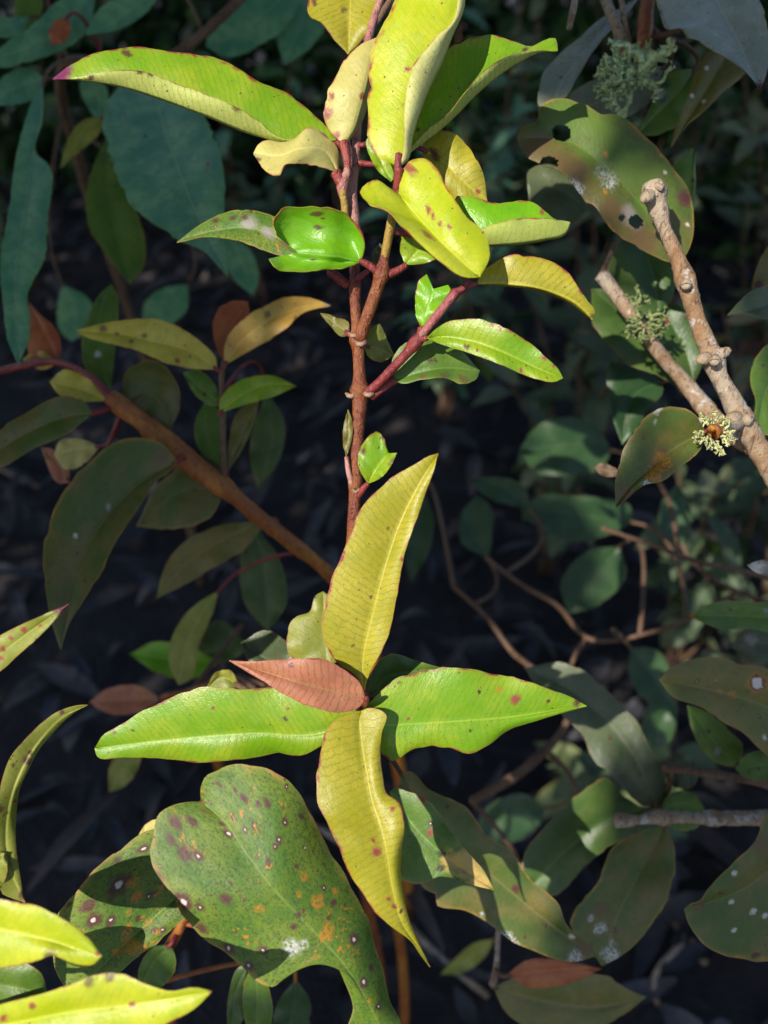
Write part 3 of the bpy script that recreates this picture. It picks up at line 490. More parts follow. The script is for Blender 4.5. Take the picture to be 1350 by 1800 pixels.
leaf(D2, [(-40, 1560), (-10, 1530), (8, 1500)], [(-30, 1520), (-5, 1495)], [(0, 1560), (14, 1530)], 'olive', (.238, .236), n=24, lit=True)
# ================================================================== shaded shoot with a thick brown stem, left
p0 = P3(640, 1090, .40)
Fq = thing('leafy_shoot', 'shaded shoot with thick slanting orange brown stem and yellow, red and green leaves', 'shoot', gbase(p0, (.03, .02)))
stem(Fq, [(192, 696, .330, 12), (205, 708, .331, 15), (245, 738, .333, 17), (295, 780, .335, 19), (350, 825, .338, 19), (395, 858, .340, 15), (450, 905, .348, 14), (520, 960, .358, 13), (575, 1005, .37, 12), (640, 1090, .40, 12)], B_OR, nodes=((.03, .2, .03), (.42, .3, .03), (.22, .15, .05)), noise=.07)
root_tube(Fq, p0, .0040, B_OR, (.03, .02))
stem(Fq, [(396, 856, .339, 6), (393, 800, .336, 5), (392, 720, .333, 5), (391, 650, .330, 5), (394, 635, .329, 5)], B_DARK, 'side_stem')
stem(Fq, [(195, 700, .330, 8), (165, 668, .332, 7), (120, 642, .336, 6), (98, 636, .338, 6), (45, 642, .342, 7), (-30, 660, .345, 7)], B_RED, 'side_stem')
leaf(Fq, [(382, 650), (340, 620), (270, 600), (200, 586), (132, 581)], [(337, 648), (289, 638), (241, 616), (193, 604), (154, 594)], [(380, 630), (356, 604), (327, 582), (289, 563), (241, 560), (193, 566)], 'gold', (.329, .322, .322), (.2, .2), spots=[(258, 590, 6, 'brown'), (180, 578, 9, 'brown'), (313, 636, 6, 'pinkred'), (230, 600, 5, 'brown'), (205, 588, 5, 'brown')])
leaf(Fq, [(395, 642), (425, 600), (480, 560), (530, 540), (582, 537)], [(395, 605), (409, 580), (433, 556), (462, 539), (506, 522), (554, 526)], [(433, 620), (472, 599), (506, 575), (530, 552)], 'orange', (.329, .324, .328), (.1, .15), spots=[(470, 553, 7, 'brown'), (520, 560, 6, 'brown'), (575, 535, 8, 'grey')])
leaf(Fq, [(394, 636), (402, 585), (436, 530)], [(378, 605), (375, 566), (386, 541), (418, 528)], [(415, 610), (440, 560)], 'rust', (.333, .336), n=28)
leaf(Fq, [(386, 726), (430, 692), (475, 676), (521, 679)], [(386, 705), (409, 676), (433, 664), (482, 661)], [(433, 711), (482, 697)], 'lime', (.331, .326, .327))
leaf(Fq, [(388, 712), (360, 690), (322, 655)], [(378, 714), (347, 698)], [(380, 680), (345, 650)], 'green', (.334, .337), n=26)
leaf(Fq, [(398, 830), (425, 770), (455, 705)], [(402, 780), (412, 735), (435, 710)], [(420, 800), (445, 745)], 'bronze', (.342, .345), n=26)
leaf(Fq, [(396, 830), (365, 770), (362, 705)], [(350, 790), (343, 740)], [(395, 780), (385, 720)], 'green', (.345, .348), n=26)
leaf(Fq, [(215, 712), (255, 690), (290, 720), (300, 752)][::1], [(225, 650), (268, 632), (308, 667), (317, 712)], [(240, 740), (270, 752)], 'umber', (.338, .342), n=30)
leaf(Fq, [(193, 690), (180, 640), (172, 570), (196, 500)], [(158, 665), (144, 610), (158, 546), (180, 512)], [(200, 640), (207, 560), (207, 520)], 'green', (.345, .352), spots=[(172, 620, 7, 'white')])
leaf(Fq, [(192, 704), (140, 684), (88, 671)], [(144, 706), (101, 692)], [(150, 660), (111, 650)], 'gold', (.330, .335), n=28)
leaf(Fq, [(162, 726), (110, 735), (40, 765), (-40, 815)], [(135, 751), (58, 790), (0, 820)], [(146, 704), (106, 697), (58, 719), (0, 756)], 'umber', (.324, .318), (.1, .1), pet=[(162, 726, .324, 6), (180, 722, .327, 6), (200, 714, .331, 6)])
leaf(Fq, [(310, 812), (245, 850), (180, 920), (135, 1000), (107, 1143)], [(292, 835), (279, 842), (250, 883), (225, 920), (204, 953), (178, 1007), (147, 1056), (120, 1100)], [(289, 782), (250, 770), (202, 777), (159, 811), (116, 859), (91, 903), (77, 955), (80, 1033), (90, 1090)], 'umber', (.326, .312, .306), (.3, .25), n=60, m=9, spots=[(88, 990, 10, 'brown'), (195, 890, 7, 'grey'), (290, 800, 18, 'brown'), (130, 940, 5, 'white')])
leaf(Fq, [(175, 785), (130, 790), (95, 800)], [(150, 815), (115, 825)], [(145, 772), (105, 775)], 'cream', (.345, .35), n=24)
leaf(Fq, [(122, 848), (100, 815), (73, 786)], [(105, 850), (82, 815)], [(122, 825), (95, 790)], 'pink', (.348, .352), n=24)
leaf(Fq, [(104, 638), (85, 595), (50, 530)], [(60, 640), (45, 590)], [(108, 610), (97, 576), (70, 552)], 'rust', (.345, .35), n=28)
leaf(Fq, [(100, 640), (70, 630), (40, 632)], [(80, 650), (55, 645)], [(80, 618), (55, 620)], 'orange', (.344, .348), n=24)
leaf(Fq, [(395, 860), (330, 860), (240, 925)], [(370, 910), (300, 930)], [(350, 815), (280, 850)], 'umber', (.355, .362), n=30)
leaf(Fq, [(470, 915), (400, 945), (335, 985), (275, 1052)], [(430, 965), (380, 995), (320, 1030)], [(440, 917), (378, 926), (324, 953), (289, 998)], 'bronze', (.372, .38))
leaf(Fq, [(445, 925), (465, 1000), (470, 1110)], [(490, 980), (500, 1070)], [(425, 980), (430, 1060)], 'dark', (.40, .41))
leaf(Fq, [(385, 1038), (350, 1085), (325, 1140), (314, 1204)], [(373, 1080), (351, 1131), (330, 1198)], [(345, 1062), (322, 1085), (302, 1122), (297, 1168)], 'olive', (.395, .40))
leaf(Fq, [(470, 690), (478, 760), (455, 860)], [(500, 740), (490, 810)], [(445, 750), (440, 810)], 'dark', (.42, .43), n=28)
# ================================================================== plant with toothed blue green leaves, behind at top left
p0 = P3(150, 330, .62)
Gq = thing('toothed_leaf_shrub', 'shaded shrub with large blue green saw-toothed leaves', 'shrub', gbase(p0, (0, .05)))
stem(Gq, [(470, -60, .42, 8), (400, 20, .42, 8), (250, 120, .43, 9), (120, 110, .45, 9), (150, 330, .62, 9)], B_DARK); root_tube(Gq, p0, .0035, B_DARK, (0, .05))
ser = (20, .06)
gk = dict(n=90, m=6, petm=B_DARK)
leaf(Gq, [(262, 128), (290, 230), (330, 340), (400, 486)], [(345, 160), (366, 210), (382, 250), (394, 311), (397, 363), (392, 405), (399, 455)], [(196, 165), (181, 207), (182, 250), (202, 301), (228, 358), (270, 394), (306, 420), (356, 441)], 'teal', (.385, .35, .325), (.25, .25), ser=ser, spots=[(362, 289, 9, 'grey'), (362, 289, 4, 'black'), (215, 206, 5, 'grey'), (250, 240, 4, 'black')], **gk)
leaf(Gq, [(190, 235), (190, 330), (205, 410), (228, 500)], [(222, 330), (250, 400), (254, 467)], [(165, 290), (150, 350), (152, 385), (181, 441)], 'green', (.43, .42), (.2, .2), ser=(14, .06), **gk)
leaf(Gq, [(180, 205), (140, 235), (106, 297)], [(178, 230), (145, 262)], [(150, 210), (122, 240)], 'olive', (.42, .42), n=30)
leaf(Gq, [(76, 148), (58, 270), (44, 370), (28, 480), (32, 640)], [(75, 210), (64, 270), (87, 290), (87, 363), (76, 462), (62, 489), (48, 520), (54, 556), (50, 600)], [(66, 161), (44, 210), (29, 270), (15, 363), (0, 456), (2, 500), (6, 545), (12, 596)], 'teal', (.375, .345, .32), (.25, .3), ser=(26, .08), **gk)
leaf(Gq, [(170, -20), (120, 40), (60, 80), (-20, 105)], [(150, 60), (95, 95), (40, 112), (0, 118)], [(120, -10), (60, 40), (0, 85)], 'teal', (.42, .40), (.1, .1), ser=ser, **gk)
leaf(Gq, [(290, -30), (240, 10), (200, 40), (150, 62)], [(260, 20), (215, 50)], [(220, -10), (165, 25)], 'teal', (.41, .40), (.1, .1), ser=ser, **gk)
leaf(Gq, [(80, 140), (40, 150), (-20, 185)], [(70, 168), (20, 185)], [(50, 118), (0, 140)], 'teal', (.42, .40), ser=ser, **gk)
leaf(Gq, [(55, 30), (20, 45), (-30, 40)], [(30, 65), (-10, 62)], [(20, 30), (-10, 30)], 'teal', (.43, .42), ser=ser, **gk)
leaf(Gq, [(118, 30), (105, 50), (92, 80)], [(124, 50), (115, 72)], [(100, 35), (86, 55)], 'rust', (.40, .40), n=24)
leaf(Gq, [(530, -40), (470, 20), (420, 60), (363, 82)], [(520, 20), (460, 80), (395, 100)], [(450, -30), (390, 20), (365, 60)], 'teal', (.47, .46), (.1, .1), ser=ser, **gk)
leaf(Gq, [(560, -20), (530, 40), (500, 115)], [(575, 40), (540, 90)], [(510, 10), (486, 60)], 'teal', (.48, .48), ser=ser, **gk)
leaf(Gq, [(60, -40), (50, 20), (40, 60)], [(75, 0), (65, 40)], [(30, -10), (25, 30)], 'green', (.45, .45), n=26)
leaf(Gq, [(150, 130), (170, 160), (175, 215)], [(185, 150), (190, 190)], [(140, 150), (155, 190)], 'teal', (.47, .47), ser=ser, **gk)
leaf(Gq, [(400, 410), (420, 450), (445, 520)], [(440, 440), (455, 490)], [(385, 440), (410, 490)], 'teal', (.50, .50), ser=ser, **gk)
leaf(Gq, [(330, 500), (300, 540), (250, 570)], [(330, 540), (290, 575)], [(290, 505), (255, 530)], 'teal', (.55, .55), ser=ser, **gk)
leaf(Gq, [(110, 500), (130, 540), (125, 600)], [(160, 530), (160, 580)], [(100, 540), (105, 580)], 'teal', (.52, .52), ser=ser, **gk)
# ================================================================== right: bare twig with lichen and the leaf full of holes
p0 = P3(1440, 960, .29)
E = thing('lichened_twig', 'bare brown knobbly twig with pale green lichen and a holed leaf behind its tip', 'twig', gbase(p0, (.28, .05)))
stem(E, [(1146, 322, .262, 17), (1150, 338, .262, 21), (1156, 362, .263, 18), (1166, 396, .264, 12), (1185, 440, .265, 13), (1204, 490, .266, 15), (1228, 570, .268, 14.5), (1252, 628, .269, 17), (1263, 660, .27, 15), (1285, 700, .272, 17), (1303, 738, .274, 20), (1335, 790, .276, 19), (1380, 870, .28, 18), (1440, 960, .29, 18)], B_GREY, lit=True, sides=14, noise=.09,
     nodes=((.255, .3, .018), (.46, .38, .018), (.63, .25, .018)))
root_tube(E, p0, .0045, B_DARK, (.28, .05))
stem(E, [(1057, 482, .305, 13), (1085, 520, .306, 12), (1130, 580, .307, 13), (1160, 622, .308, 12), (1200, 668, .305, 13), (1235, 712, .30, 16), (1280, 760, .292, 15), (1340, 800, .28, 12)], B_GREY, 'side_twig', sides=12, noise=.08)
stem(E, [(1303, 740, .272, 12), (1285, 752, .265, 11), (1262, 757, .258, 13)], B_GREY, 'side_twig', noise=.08, lit=True)
ALLPTS['lit'].append(np.array([P3(1254 + 26 * math.cos(a), 760 + 26 * math.sin(a), .254) for a in np.linspace(0, 6.28, 16)]))
stem(E, [(1268, 756, .2575, 15), (1256, 759, .2545, 13), (1253, 760, .2535, 11), (1254, 760, .2542, 4)], B_OR, 'broken_stub', noise=.2)
for (x, y, d, r, dx, dy) in ((1206, 500, .2625, 9, 0, 4), (1240, 630, .2655, 10, -10, 3), (1268, 622, .2665, 9, 12, -6), (1256, 634, .2625, 9, 0, 3), (1290, 735, .2685, 11, -8, 4), (1312, 738, .2695, 10, 8, -4), (1140, 345, .2585, 10, -8, 5), (1158, 330, .2585, 9, 4, -6)):
    tube('twig_knob', [(x - dx * .6, y - dy * .6, d + .003, r * 1.1), (x, y, d, r), (x + dx, y + dy, d - .001, r * .75), (x + dx * 1.3, y + dy * 1.3, d - .0015, r * .4)], B_GREY, E, sides=9, n=12, noise=.2)
def lichen_mat(nm, c):
    g = N(nm); tc = g.n('ShaderNodeTexCoord').outputs['Object']; n2 = g.noise(tc, 700, 3)
    cc = g.mix(g.ss(n2, .35, .65), c, tuple(x * .62 for x in c))
    b = g.n('ShaderNodeBump', {'Height': n2, 'Strength': .7, 'Distance': .0006})
    return g.out(g.n('ShaderNodeBsdfPrincipled', {'Base Color': cc, 'Roughness': .9, 'Normal': b.outputs[0]}))
L_YEL = lichen_mat('yellow_lichen', (.60, .60, .26)); L_MINT = lichen_mat('mint_lichen', (.52, .64, .30)); L_MOSS = lichen_mat('olive_lichen', (.24, .29, .10))
def lichen(T, cx, cy, d, rad, mat, arms, spread=(0, 6.283), seed=1, squash=1.0, hollow=.0):
    """a tuft of forked flattened lobes, one mesh"""
    rs = np.random.default_rng(seed); V = []; F = []; base = P3(cx, cy, d); sc = d / 1350
    def lobe(p, ang, ln, wd, depth, tw):
        n = 5; q = []
        for i in range(n):
            f = i / (n - 1); c = p + (RIGHT * math.cos(ang) - UP * math.sin(ang)) * ln * f * sc + FWD * (-tw * f * ln * sc)
            ww = wd * (1 - .35 * f) * (1 + .3 * rs.normal()) * sc
            sd = (RIGHT * math.sin(ang) + UP * math.cos(ang)); k = len(V)
            V.extend([c + sd * ww * 1.35, c - FWD * ww * .3 + sd * ww * .2, c - sd * ww * 1.35, c + FWD * ww * .25])
            if i: F.extend([(k - 4 + a, k - 4 + (a + 1) % 4, k + (a + 1) % 4, k + a) for a in range(4)])
            q = c; ang += rs.normal() * .25
        k = len(V); F.append((k - 1, k - 2, k - 3, k - 4))
        if depth > 0:
            for _ in range(2): lobe(q, ang + rs.uniform(-.9, .9), ln * .6, wd * .75, depth - 1, tw + rs.normal() * .4)
    for a in range(arms):
        an = rs.uniform(*spread); st = base + (RIGHT * math.cos(an) * squash - UP * math.sin(an)) * rad * hollow * sc * rs.uniform(.7, 1.2) + FWD * rs.normal() * rad * .25 * sc
        lobe(st, an + rs.normal() * .4, rad * rs.uniform(.25, .5), rad * rs.uniform(.06, .11), 2, rs.uniform(-.4, .7))
    me = mkmesh('lichen', np.array(V) - base, F, [mat]); return link('lichen', me, T, base - wloc(T))
lichen(E, 1254, 758, .254, 22, L_YEL, 60, seed=4, hollow=.85); lichen(E, 1268, 790, .254, 14, L_YEL, 8, (1.2, 1.9), seed=14)
lichen(E, 1133, 570, .302, 34, L_MOSS, 26, seed=5, hollow=.3); lichen(E, 1118, 535, .303, 34, L_MOSS, 9, (-2.6, -.6), seed=6)
hs = [(1200, 350, 14, 'red'), (1034, 242, 6, 'red'), (1072, 318, 20, 'chalk'), (1060, 300, 16, 'chalk'), (1004, 328, 14, 'chalk'), (1018, 335, 12, 'chalk'), (1105, 375, 20, 'grey'), (1120, 390, 16, 'grey'), (1060, 250, 60, 'green'), (1120, 300, 50, 'green'), (1150, 350, 40, 'green'), (1000, 210, 40, 'green'), (940, 262, 34, 'brown'), (980, 285, 30, 'brown'), (1015, 300, 22, 'brown'), (1075, 372, 34, 'brown'), (1130, 425, 30, 'brown'), (1064, 270, 6, 'rust'), (1064, 337, 6, 'rust'), (1168, 303, 4, 'white'), (1207, 395, 4, 'white')]
leaf(E, [(1200, 458), (1150, 390), (1080, 312), (1000, 250), (909, 242)], [(1179, 461), (1152, 451), (1117, 432), (1075, 404), (1047, 369), (1019, 341), (988, 303), (950, 289), (922, 272)],
     [(1214, 430), (1219, 385), (1208, 330), (1179, 289), (1152, 254), (1117, 223), (1089, 205), (1047, 195), (1019, 179), (967, 176), (950, 187), (943, 214), (920, 222)], 'umber', (.282, .276, .276), (.15, .2), n=110, m=22, spots=hs, holes=[(987, 234, 15, 14), (1118, 390, 11, 10), (1093, 383, 4, 4), (965, 287, 14, 11)], petm=B_DARK)
leaf(E, [(1240, 758), (1190, 785), (1140, 825), (1105, 860), (1083, 893)], [(1232, 787), (1200, 818), (1162, 846), (1131, 853), (1106, 873)], [(1214, 722), (1183, 716), (1155, 720), (1124, 745), (1103, 776), (1089, 811), (1081, 850)], 'umber', (.266, .262, .262), (.12, .12), n=56, m=9, spots=[(1158, 722, 8, 'white'), (1152, 742, 5, 'grey'), (1165, 795, 10, 'brown'), (1160, 815, 22, 'rust'), (1138, 853, 14, 'chalk'), (1150, 838, 18, 'rust'), (1100, 868, 24, 'brown')])
leaf(E, [(1125, 415), (1140, 460), (1152, 505), (1157, 552)], [(1185, 440), (1190, 482), (1178, 530)], [(1074, 430), (1068, 480), (1090, 530), (1122, 552)], 'dark', (.325, .32), (.15, .15), petm=B_DARK)
leaf(E, [(1192, 680), (1150, 620), (1100, 560), (1040, 508)], [(1145, 656), (1103, 641), (1075, 610), (1044, 574)], [(1190, 620), (1150, 550), (1090, 510)], 'dark', (.335, .335), (.15, .15), petm=B_DARK)
leaf(E, [(1220, 674), (1205, 620), (1180, 570), (1160, 536)], [(1180, 650), (1160, 590)], [(1235, 636), (1232, 595), (1213, 563), (1190, 535)], 'dark', (.322, .325), (.1, .2), petm=B_DARK, spots=[(1172, 565, 7, 'pinkred')])
leaf(E, [(1165, 672), (1120, 690), (1100, 730), (1094, 782)], [(1165, 690), (1142, 715), (1115, 760)], [(1110, 640), (1074, 640), (1070, 700), (1078, 740)], 'deep', (.35, .345), (.2, .1), petm=B_DARK)
leaf(E, [(1095, 830), (1060, 826), (1045, 822)], [(1080, 838), (1055, 834)], [(1080, 822), (1055, 814)], 'dead', (.31, .31), n=20, petm=B_GREY, petr=0.001)
# ------------------------------------------------------------------ upper right
p0 = P3(1450, -40, .36)
K = thing('leafy_shoot', 'upper right shoot with grey green drooping leaves and a fan of mint lichen', 'shoot', gbase(p0, (.25, .15)))
stem(K, [(1126, 118, .300, 12), (1133, 60, .302, 13), (1140, 0, .305, 13), (1170, -60, .31, 12), (1300, -90, .33, 12), (1450, -40, .36, 12)], B_OR, noise=.07); root_tube(K, p0, .004, B_DARK, (.25, .15))
stem(K, [(1104, 122, .304, 11), (1092, 70, .305, 10), (1068, 10, .308, 9), (1050, -40, .31, 8), (1170, -60, .312, 8)], B_GREY, 'side_twig', noise=.08)
stem(K, [(1112, 100, .306, 5), (1098, 40, .306, 5), (1090, -20, .308, 5)], B_GREY, 'side_twig')
stem(K, [(1000, 50, .30, 5), (1008, 15, .302, 6), (1018, -30, .305, 6), (1060, -70, .31, 6)], B_GREY, 'side_twig')
lichen(K, 1105, 135, .294, 62, L_MINT, 26, (2.5, 3.6), seed=8); lichen(K, 1112, 138, .294, 74, L_MINT, 12, (-.62, -.25), seed=9); lichen(K, 1085, 145, .293, 48, L_MINT, 18, (1.9, 2.9), seed=10); lichen(K, 1112, 128, .295, 40, L_MINT, 12, (.2, 1.4), seed=12); lichen(K, 1120, 105, .296, 26, L_MINT, 8, (-2, -1), seed=11)
leaf(K, [(966, 196), (985, 150), (1012, 108), (1060, 50), (1122, -5)], [(948, 188), (946, 160), (953, 132), (981, 97), (1019, 66), (1054, 35), (1089, 15)], [(998, 167), (1019, 129), (1040, 94), (1068, 59), (1103, 24)], 'silver', (.298, .308, .325), (.1, .3), petm=B_DARK, pet=False)
leaf(K, [(1225, -110), (1260, 0), (1300, 80), (1337, 160)], [(1300, -80), (1336, 0), (1349, 50), (1349, 120)], [(1165, -60), (1153, 0), (1176, 52), (1198, 51), (1206, 64), (1228, 73), (1256, 91), (1291, 111), (1319, 136)], 'silver', (.305, .278, .256), (.15, .15), tipc=('red', .93), n=60, m=9, petm=B_DARK)
leaf(K, [(1300, 60), (1260, 125), (1225, 185), (1179, 260)], [(1330, 100), (1308, 132), (1273, 160), (1239, 195), (1204, 224)], [(1270, 70), (1242, 94), (1221, 136), (1204, 185), (1186, 230)], 'bronze', (.292, .288, .288), (.1, .15), spots=[(1245, 118, 4, 'white'), (1215, 170, 4, 'white'), (1238, 178, 4, 'white')], petm=B_DARK)
leaf(K, [(1222, 122), (1190, 165), (1150, 205), (1120, 238)], [(1218, 150), (1180, 228), (1150, 238)], [(1193, 123), (1165, 139), (1145, 185)], 'green', (.318, .318), (.1, .1), spots=[(1164, 172, 8, 'black'), (1170, 152, 7, 'black'), (1160, 162, 9, 'grey')], petm=B_DARK)
leaf(K, [(1168, 118), (1110, 150), (1050, 180), (995, 205)], [(1140, 180), (1080, 215), (1030, 225)], [(1110, 115), (1047, 138), (1000, 170)], 'silver', (.325, .325), (.1, .1), petm=B_DARK)
leaf(K, [(930, 350), (960, 330), (1000, 340), (1030, 372)], [(930, 300), (970, 290), (1015, 325)], [(940, 380), (985, 400), (1015, 390)], 'grey', (.33, .33), pet=False)
leaf(K, [(1220, 260), (1215, 330), (1212, 400)], [(1222, 300), (1221, 360)], [(1185, 290), (1190, 350)], 'green', (.30, .30), n=26, pet=False)
# ------------------------------------------------------------------ right edge
p0 = P3(1500, 1250, .33)
Hq = thing('leafy_shoot', 'right edge shoot with broad bronze green leaves, one with a white spot ringed orange', 'shoot', gbase(p0, (.25, .0)))
stem(Hq, [(1440, 420, .31, 9), (1440, 600, .31, 10), (1450, 800, .315, 11), (1450, 1000, .32, 12), (1480, 1150, .325, 13), (1500, 1250, .33, 13)], B_DARK); root_tube(Hq, p0, .004, B_DARK, (.25, 0))
hk = dict(petm=B_DARK, petr=0.001)
leaf(Hq, [(1420, 560), (1385, 620), (1345, 690), (1330, 760)], [(1400, 640), (1380, 720), (1350, 765)], [(1370, 590), (1322, 640), (1318, 670), (1328, 700), (1326, 740)], 'green', (.30, .29), (.1, .2), **hk)
leaf(Hq, [(1420, 500), (1360, 530), (1320, 545), (1279, 554)], [(1390, 560), (1345, 562), (1312, 552)], [(1380, 490), (1345, 502), (1315, 515), (1295, 535)], 'grey', (.295, .288), (.1, .2), **hk)
leaf(Hq, [(1410, 420), (1370, 470), (1318, 525)], [(1400, 470), (1350, 515)], [(1360, 425), (1330, 470)], 'bronze', (.305, .305), spots=[(1335, 500, 9)], **hk)
leaf(Hq, [(1440, 1088), (1350, 1085), (1280, 1082), (1212, 1083)], [(1380, 1115), (1320, 1106), (1257, 1103), (1230, 1092)], [(1380, 1062), (1320, 1058), (1276, 1056), (1239, 1065)], 'green', (.325, .318), (.1, .1), spots=[(1348, 1072, 6, 'grey')], tipc=('rust', .93), **hk)
leaf(Hq, [(1430, 1140), (1360, 1130), (1286, 1138)], [(1370, 1165), (1310, 1158)], [(1370, 1100), (1305, 1108)], 'grey', (.345, .345), spots=[(1320, 1122, 12, 'grey')], **hk)
leaf(Hq, [(1470, 1310), (1390, 1262), (1300, 1226), (1220, 1206), (1159, 1195)], [(1420, 1370), (1350, 1330), (1306, 1288), (1269, 1269), (1235, 1244), (1183, 1225)], [(1440, 1230), (1380, 1185), (1302, 1166), (1257, 1156), (1220, 1159), (1176, 1176)], 'bronze', (.31, .30, .298), (.15, .15), n=60, m=9, spots=[(1331, 1203, 14, 'bigeye'), (1285, 1225, 9, 'rust'), (1345, 1296, 5, 'white'), (1262, 1217, 6, 'rust')], **hk)
leaf(Hq, [(1300, 1348), (1260, 1310), (1208, 1240)], [(1270, 1345), (1235, 1318), (1214, 1275)], [(1305, 1310), (1282, 1285), (1240, 1250)], 'green', (.335, .335), n=30, spots=[(1262, 1320, 8, 'grey'), (1245, 1288, 5, 'black')], **hk)
leaf(Hq, [(1390, 1350), (1340, 1345), (1293, 1352)], [(1350, 1372), (1310, 1366)], [(1350, 1320), (1310, 1328)], 'green', (.325, .325), n=26, **hk)
leaf(Hq, [(1450, 1420), (1390, 1490), (1310, 1560), (1203, 1598)], [(1430, 1600), (1370, 1685), (1303, 1685), (1257, 1673), (1226, 1647), (1208, 1618)], [(1400, 1410), (1350, 1426), (1329, 1476), (1288, 1518), (1246, 1559), (1228, 1584), (1214, 1588)], 'umber', (.29, .275, .272), (.2, .15), n=60, m=9, spots=[(1292, 1537, 5, 'white'), (1283, 1583, 5, 'white'), (1320, 1600, 5, 'white'), (1290, 1638, 4, 'white'), (1348, 1617, 5, 'white'), (1340, 1480, 22, 'brown'), (1228, 1590, 12, 'brown')], **hk)
leaf(Hq, [(1400, 1020), (1350, 1003), (1313, 993)], [(1360, 1015), (1325, 1004)], [(1365, 985), (1330, 986)], 'dead', (.27, .268), n=20, spots=[(1325, 997, 16, 'white'), (1340, 997, 16, 'white'), (1350, 1003, 14, 'grey')], **hk)
# ------------------------------------------------------------------ lower right
p0 = P3(1460, 1440, .36)
J = thing('leafy_shoot', 'lower right shaded shoot of grey twigs carrying long dull green leaves', 'shoot', gbase(p0, (.22, -.02)))
stem(J, [(1082, 1441, .325, 13), (1096, 1442, .325, 11), (1165, 1437, .327, 9), (1240, 1438, .33, 10), (1322, 1438, .335, 14), (1460, 1440, .36, 14)], B_GREY, noise=.1, nodes=((.22, .5, .03), (.45, .3, .03))); root_tube(J, p0, .004, B_DARK, (.22, -.02))
stem(J, [(1165, 1349, .34, 7), (1262, 1362, .342, 8), (1350, 1380, .345, 8), (1450, 1430, .358, 8)], B_DARK, 'side_twig')
jk = dict(petm=B_DARK, petr=0.001)
leaf(J, [(1156, 1420), (1120, 1340), (1060, 1260), (1000, 1210), (923, 1174)], [(1117, 1410), (1091, 1379), (1049, 1341), (1020, 1288), (980, 1250), (940, 1205)], [(1172, 1390), (1163, 1352), (1135, 1300), (1124, 1276), (1087, 1235), (1043, 1191), (991, 1165)], 'grey', (.35, .36, .37), (.2, .2), n=50, **jk)
leaf(J, [(1135, 1424), (1070, 1440), (1000, 1490), (930, 1562)], [(1106, 1466), (1065, 1492), (1023, 1528), (972, 1575)], [(1096, 1398), (1065, 1367), (1013, 1399), (961, 1450), (920, 1505)], 'dark', (.36, .365), (.2, .15), n=50, **jk)
leaf(J, [(1170, 1452), (1120, 1540), (1085, 1610), (1058, 1698)], [(1187, 1497), (1180, 1559), (1148, 1621), (1101, 1673)], [(1127, 1461), (1075, 1492), (1049, 1554), (1013, 1596), (1002, 1622), (1034, 1663)], 'umber', (.332, .325, .322), (.12, .25), n=50, spots=[(1060, 1632, 12, 'chalk'), (1075, 1675, 18, 'chalk'), (1040, 1615, 7, 'chalk'), (1058, 1600, 14, 'brown')], **jk)
leaf(J, [(706, 1362), (760, 1445), (820, 1505), (873, 1546), (950, 1610), (1048, 1680)], [(716, 1356), (754, 1388), (811, 1414), (857, 1466), (899, 1497), (935, 1549), (982, 1590), (997, 1627), (1034, 1658)], [(690, 1430), (705, 1510), (743, 1560), (769, 1590), (816, 1601), (868, 1627), (899, 1653), (961, 1681), (1008, 1691)], 'umber', (.305, .30, .298), (.15, .15), n=60, m=9, spots=[(907, 1560, 9, 'red'), (1003, 1645, 6, 'white'), (1012, 1685, 14, 'chalk'), (850, 1612, 6, 'chalk'), (895, 1648, 14, 'chalk'), (1030, 1665, 20, 'brown')], pet=[(708, 1366, .305, 5), (690, 1335, .315, 5), (668, 1290, .33, 5)], petm=B_DARK)
leaf(J, [(686, 1392), (730, 1455), (790, 1510), (869, 1565)], [(692, 1387), (717, 1391), (754, 1409), (785, 1450), (821, 1497), (852, 1533)], [(685, 1450), (692, 1520), (707, 1549), (743, 1552), (774, 1540), (826, 1554)], 'green', (.272, .266, .264), (.12, .12), lit='core', n=60, m=10, spots=[(820, 1520, 34, 'tan'), (845, 1550, 22, 'tan'), (795, 1515, 22, 'tan'), (776, 1500, 9, 'black'), (776, 1525, 9, 'black'), (800, 1548, 7, 'black'), (758, 1447, 5, 'eye'), (757, 1462, 7, 'pinkred'), (740, 1402, 10, 'pinkred')], pet=False)
stem(J, [(866, 1732, .35, 7), (872, 1700, .352, 5), (880, 1610, .36, 5), (960, 1480, .38, 6), (1100, 1440, .37, 6), (1240, 1440, .345, 6)], B_GREY, 'side_twig', noise=.1)
leaf(J, [(890, 1715), (960, 1705), (1056, 1703)], [(920, 1690), (1000, 1690)], [(930, 1735), (1000, 1728)], 'rust', (.345, .345), n=30, **jk)
leaf(J, [(868, 1735), (960, 1760), (1050, 1770), (1136, 1752)], [(920, 1712), (1000, 1712), (1065, 1714), (1106, 1740)], [(880, 1765), (930, 1810), (1030, 1815), (1091, 1787)], 'bronze', (.352, .348), (.15, .15), n=50, **jk)
leaf(J, [(1160, 1425), (1200, 1412), (1240, 1425)], [(1180, 1393), (1220, 1396)], [(1180, 1455), (1225, 1455)], 'green', (.345, .35), n=26, **jk)
leaf(J, [(1165, 1350), (1195, 1345), (1230, 1362)], [(1190, 1325), (1215, 1335)], [(1180, 1380), (1215, 1385)], 'grey', (.36, .36), n=26, **jk)
p0 = P3(1420, 1040, .46)
Mq = thing('leafy_shoot', 'dim blurred shoot with thin brown twigs and dark leaves in the gap beside the star', 'shoot', gbase(p0, (.2, .02)))
stem(Mq, [(1058, 928, .42, 4.3), (1154, 961, .425, 4.3), (1213, 983, .43, 4.3), (1330, 1010, .44, 5.0), (1420, 1040, .46, 5.6)], B_DARK); root_tube(Mq, p0, .004, B_DARK, (.2, .02))
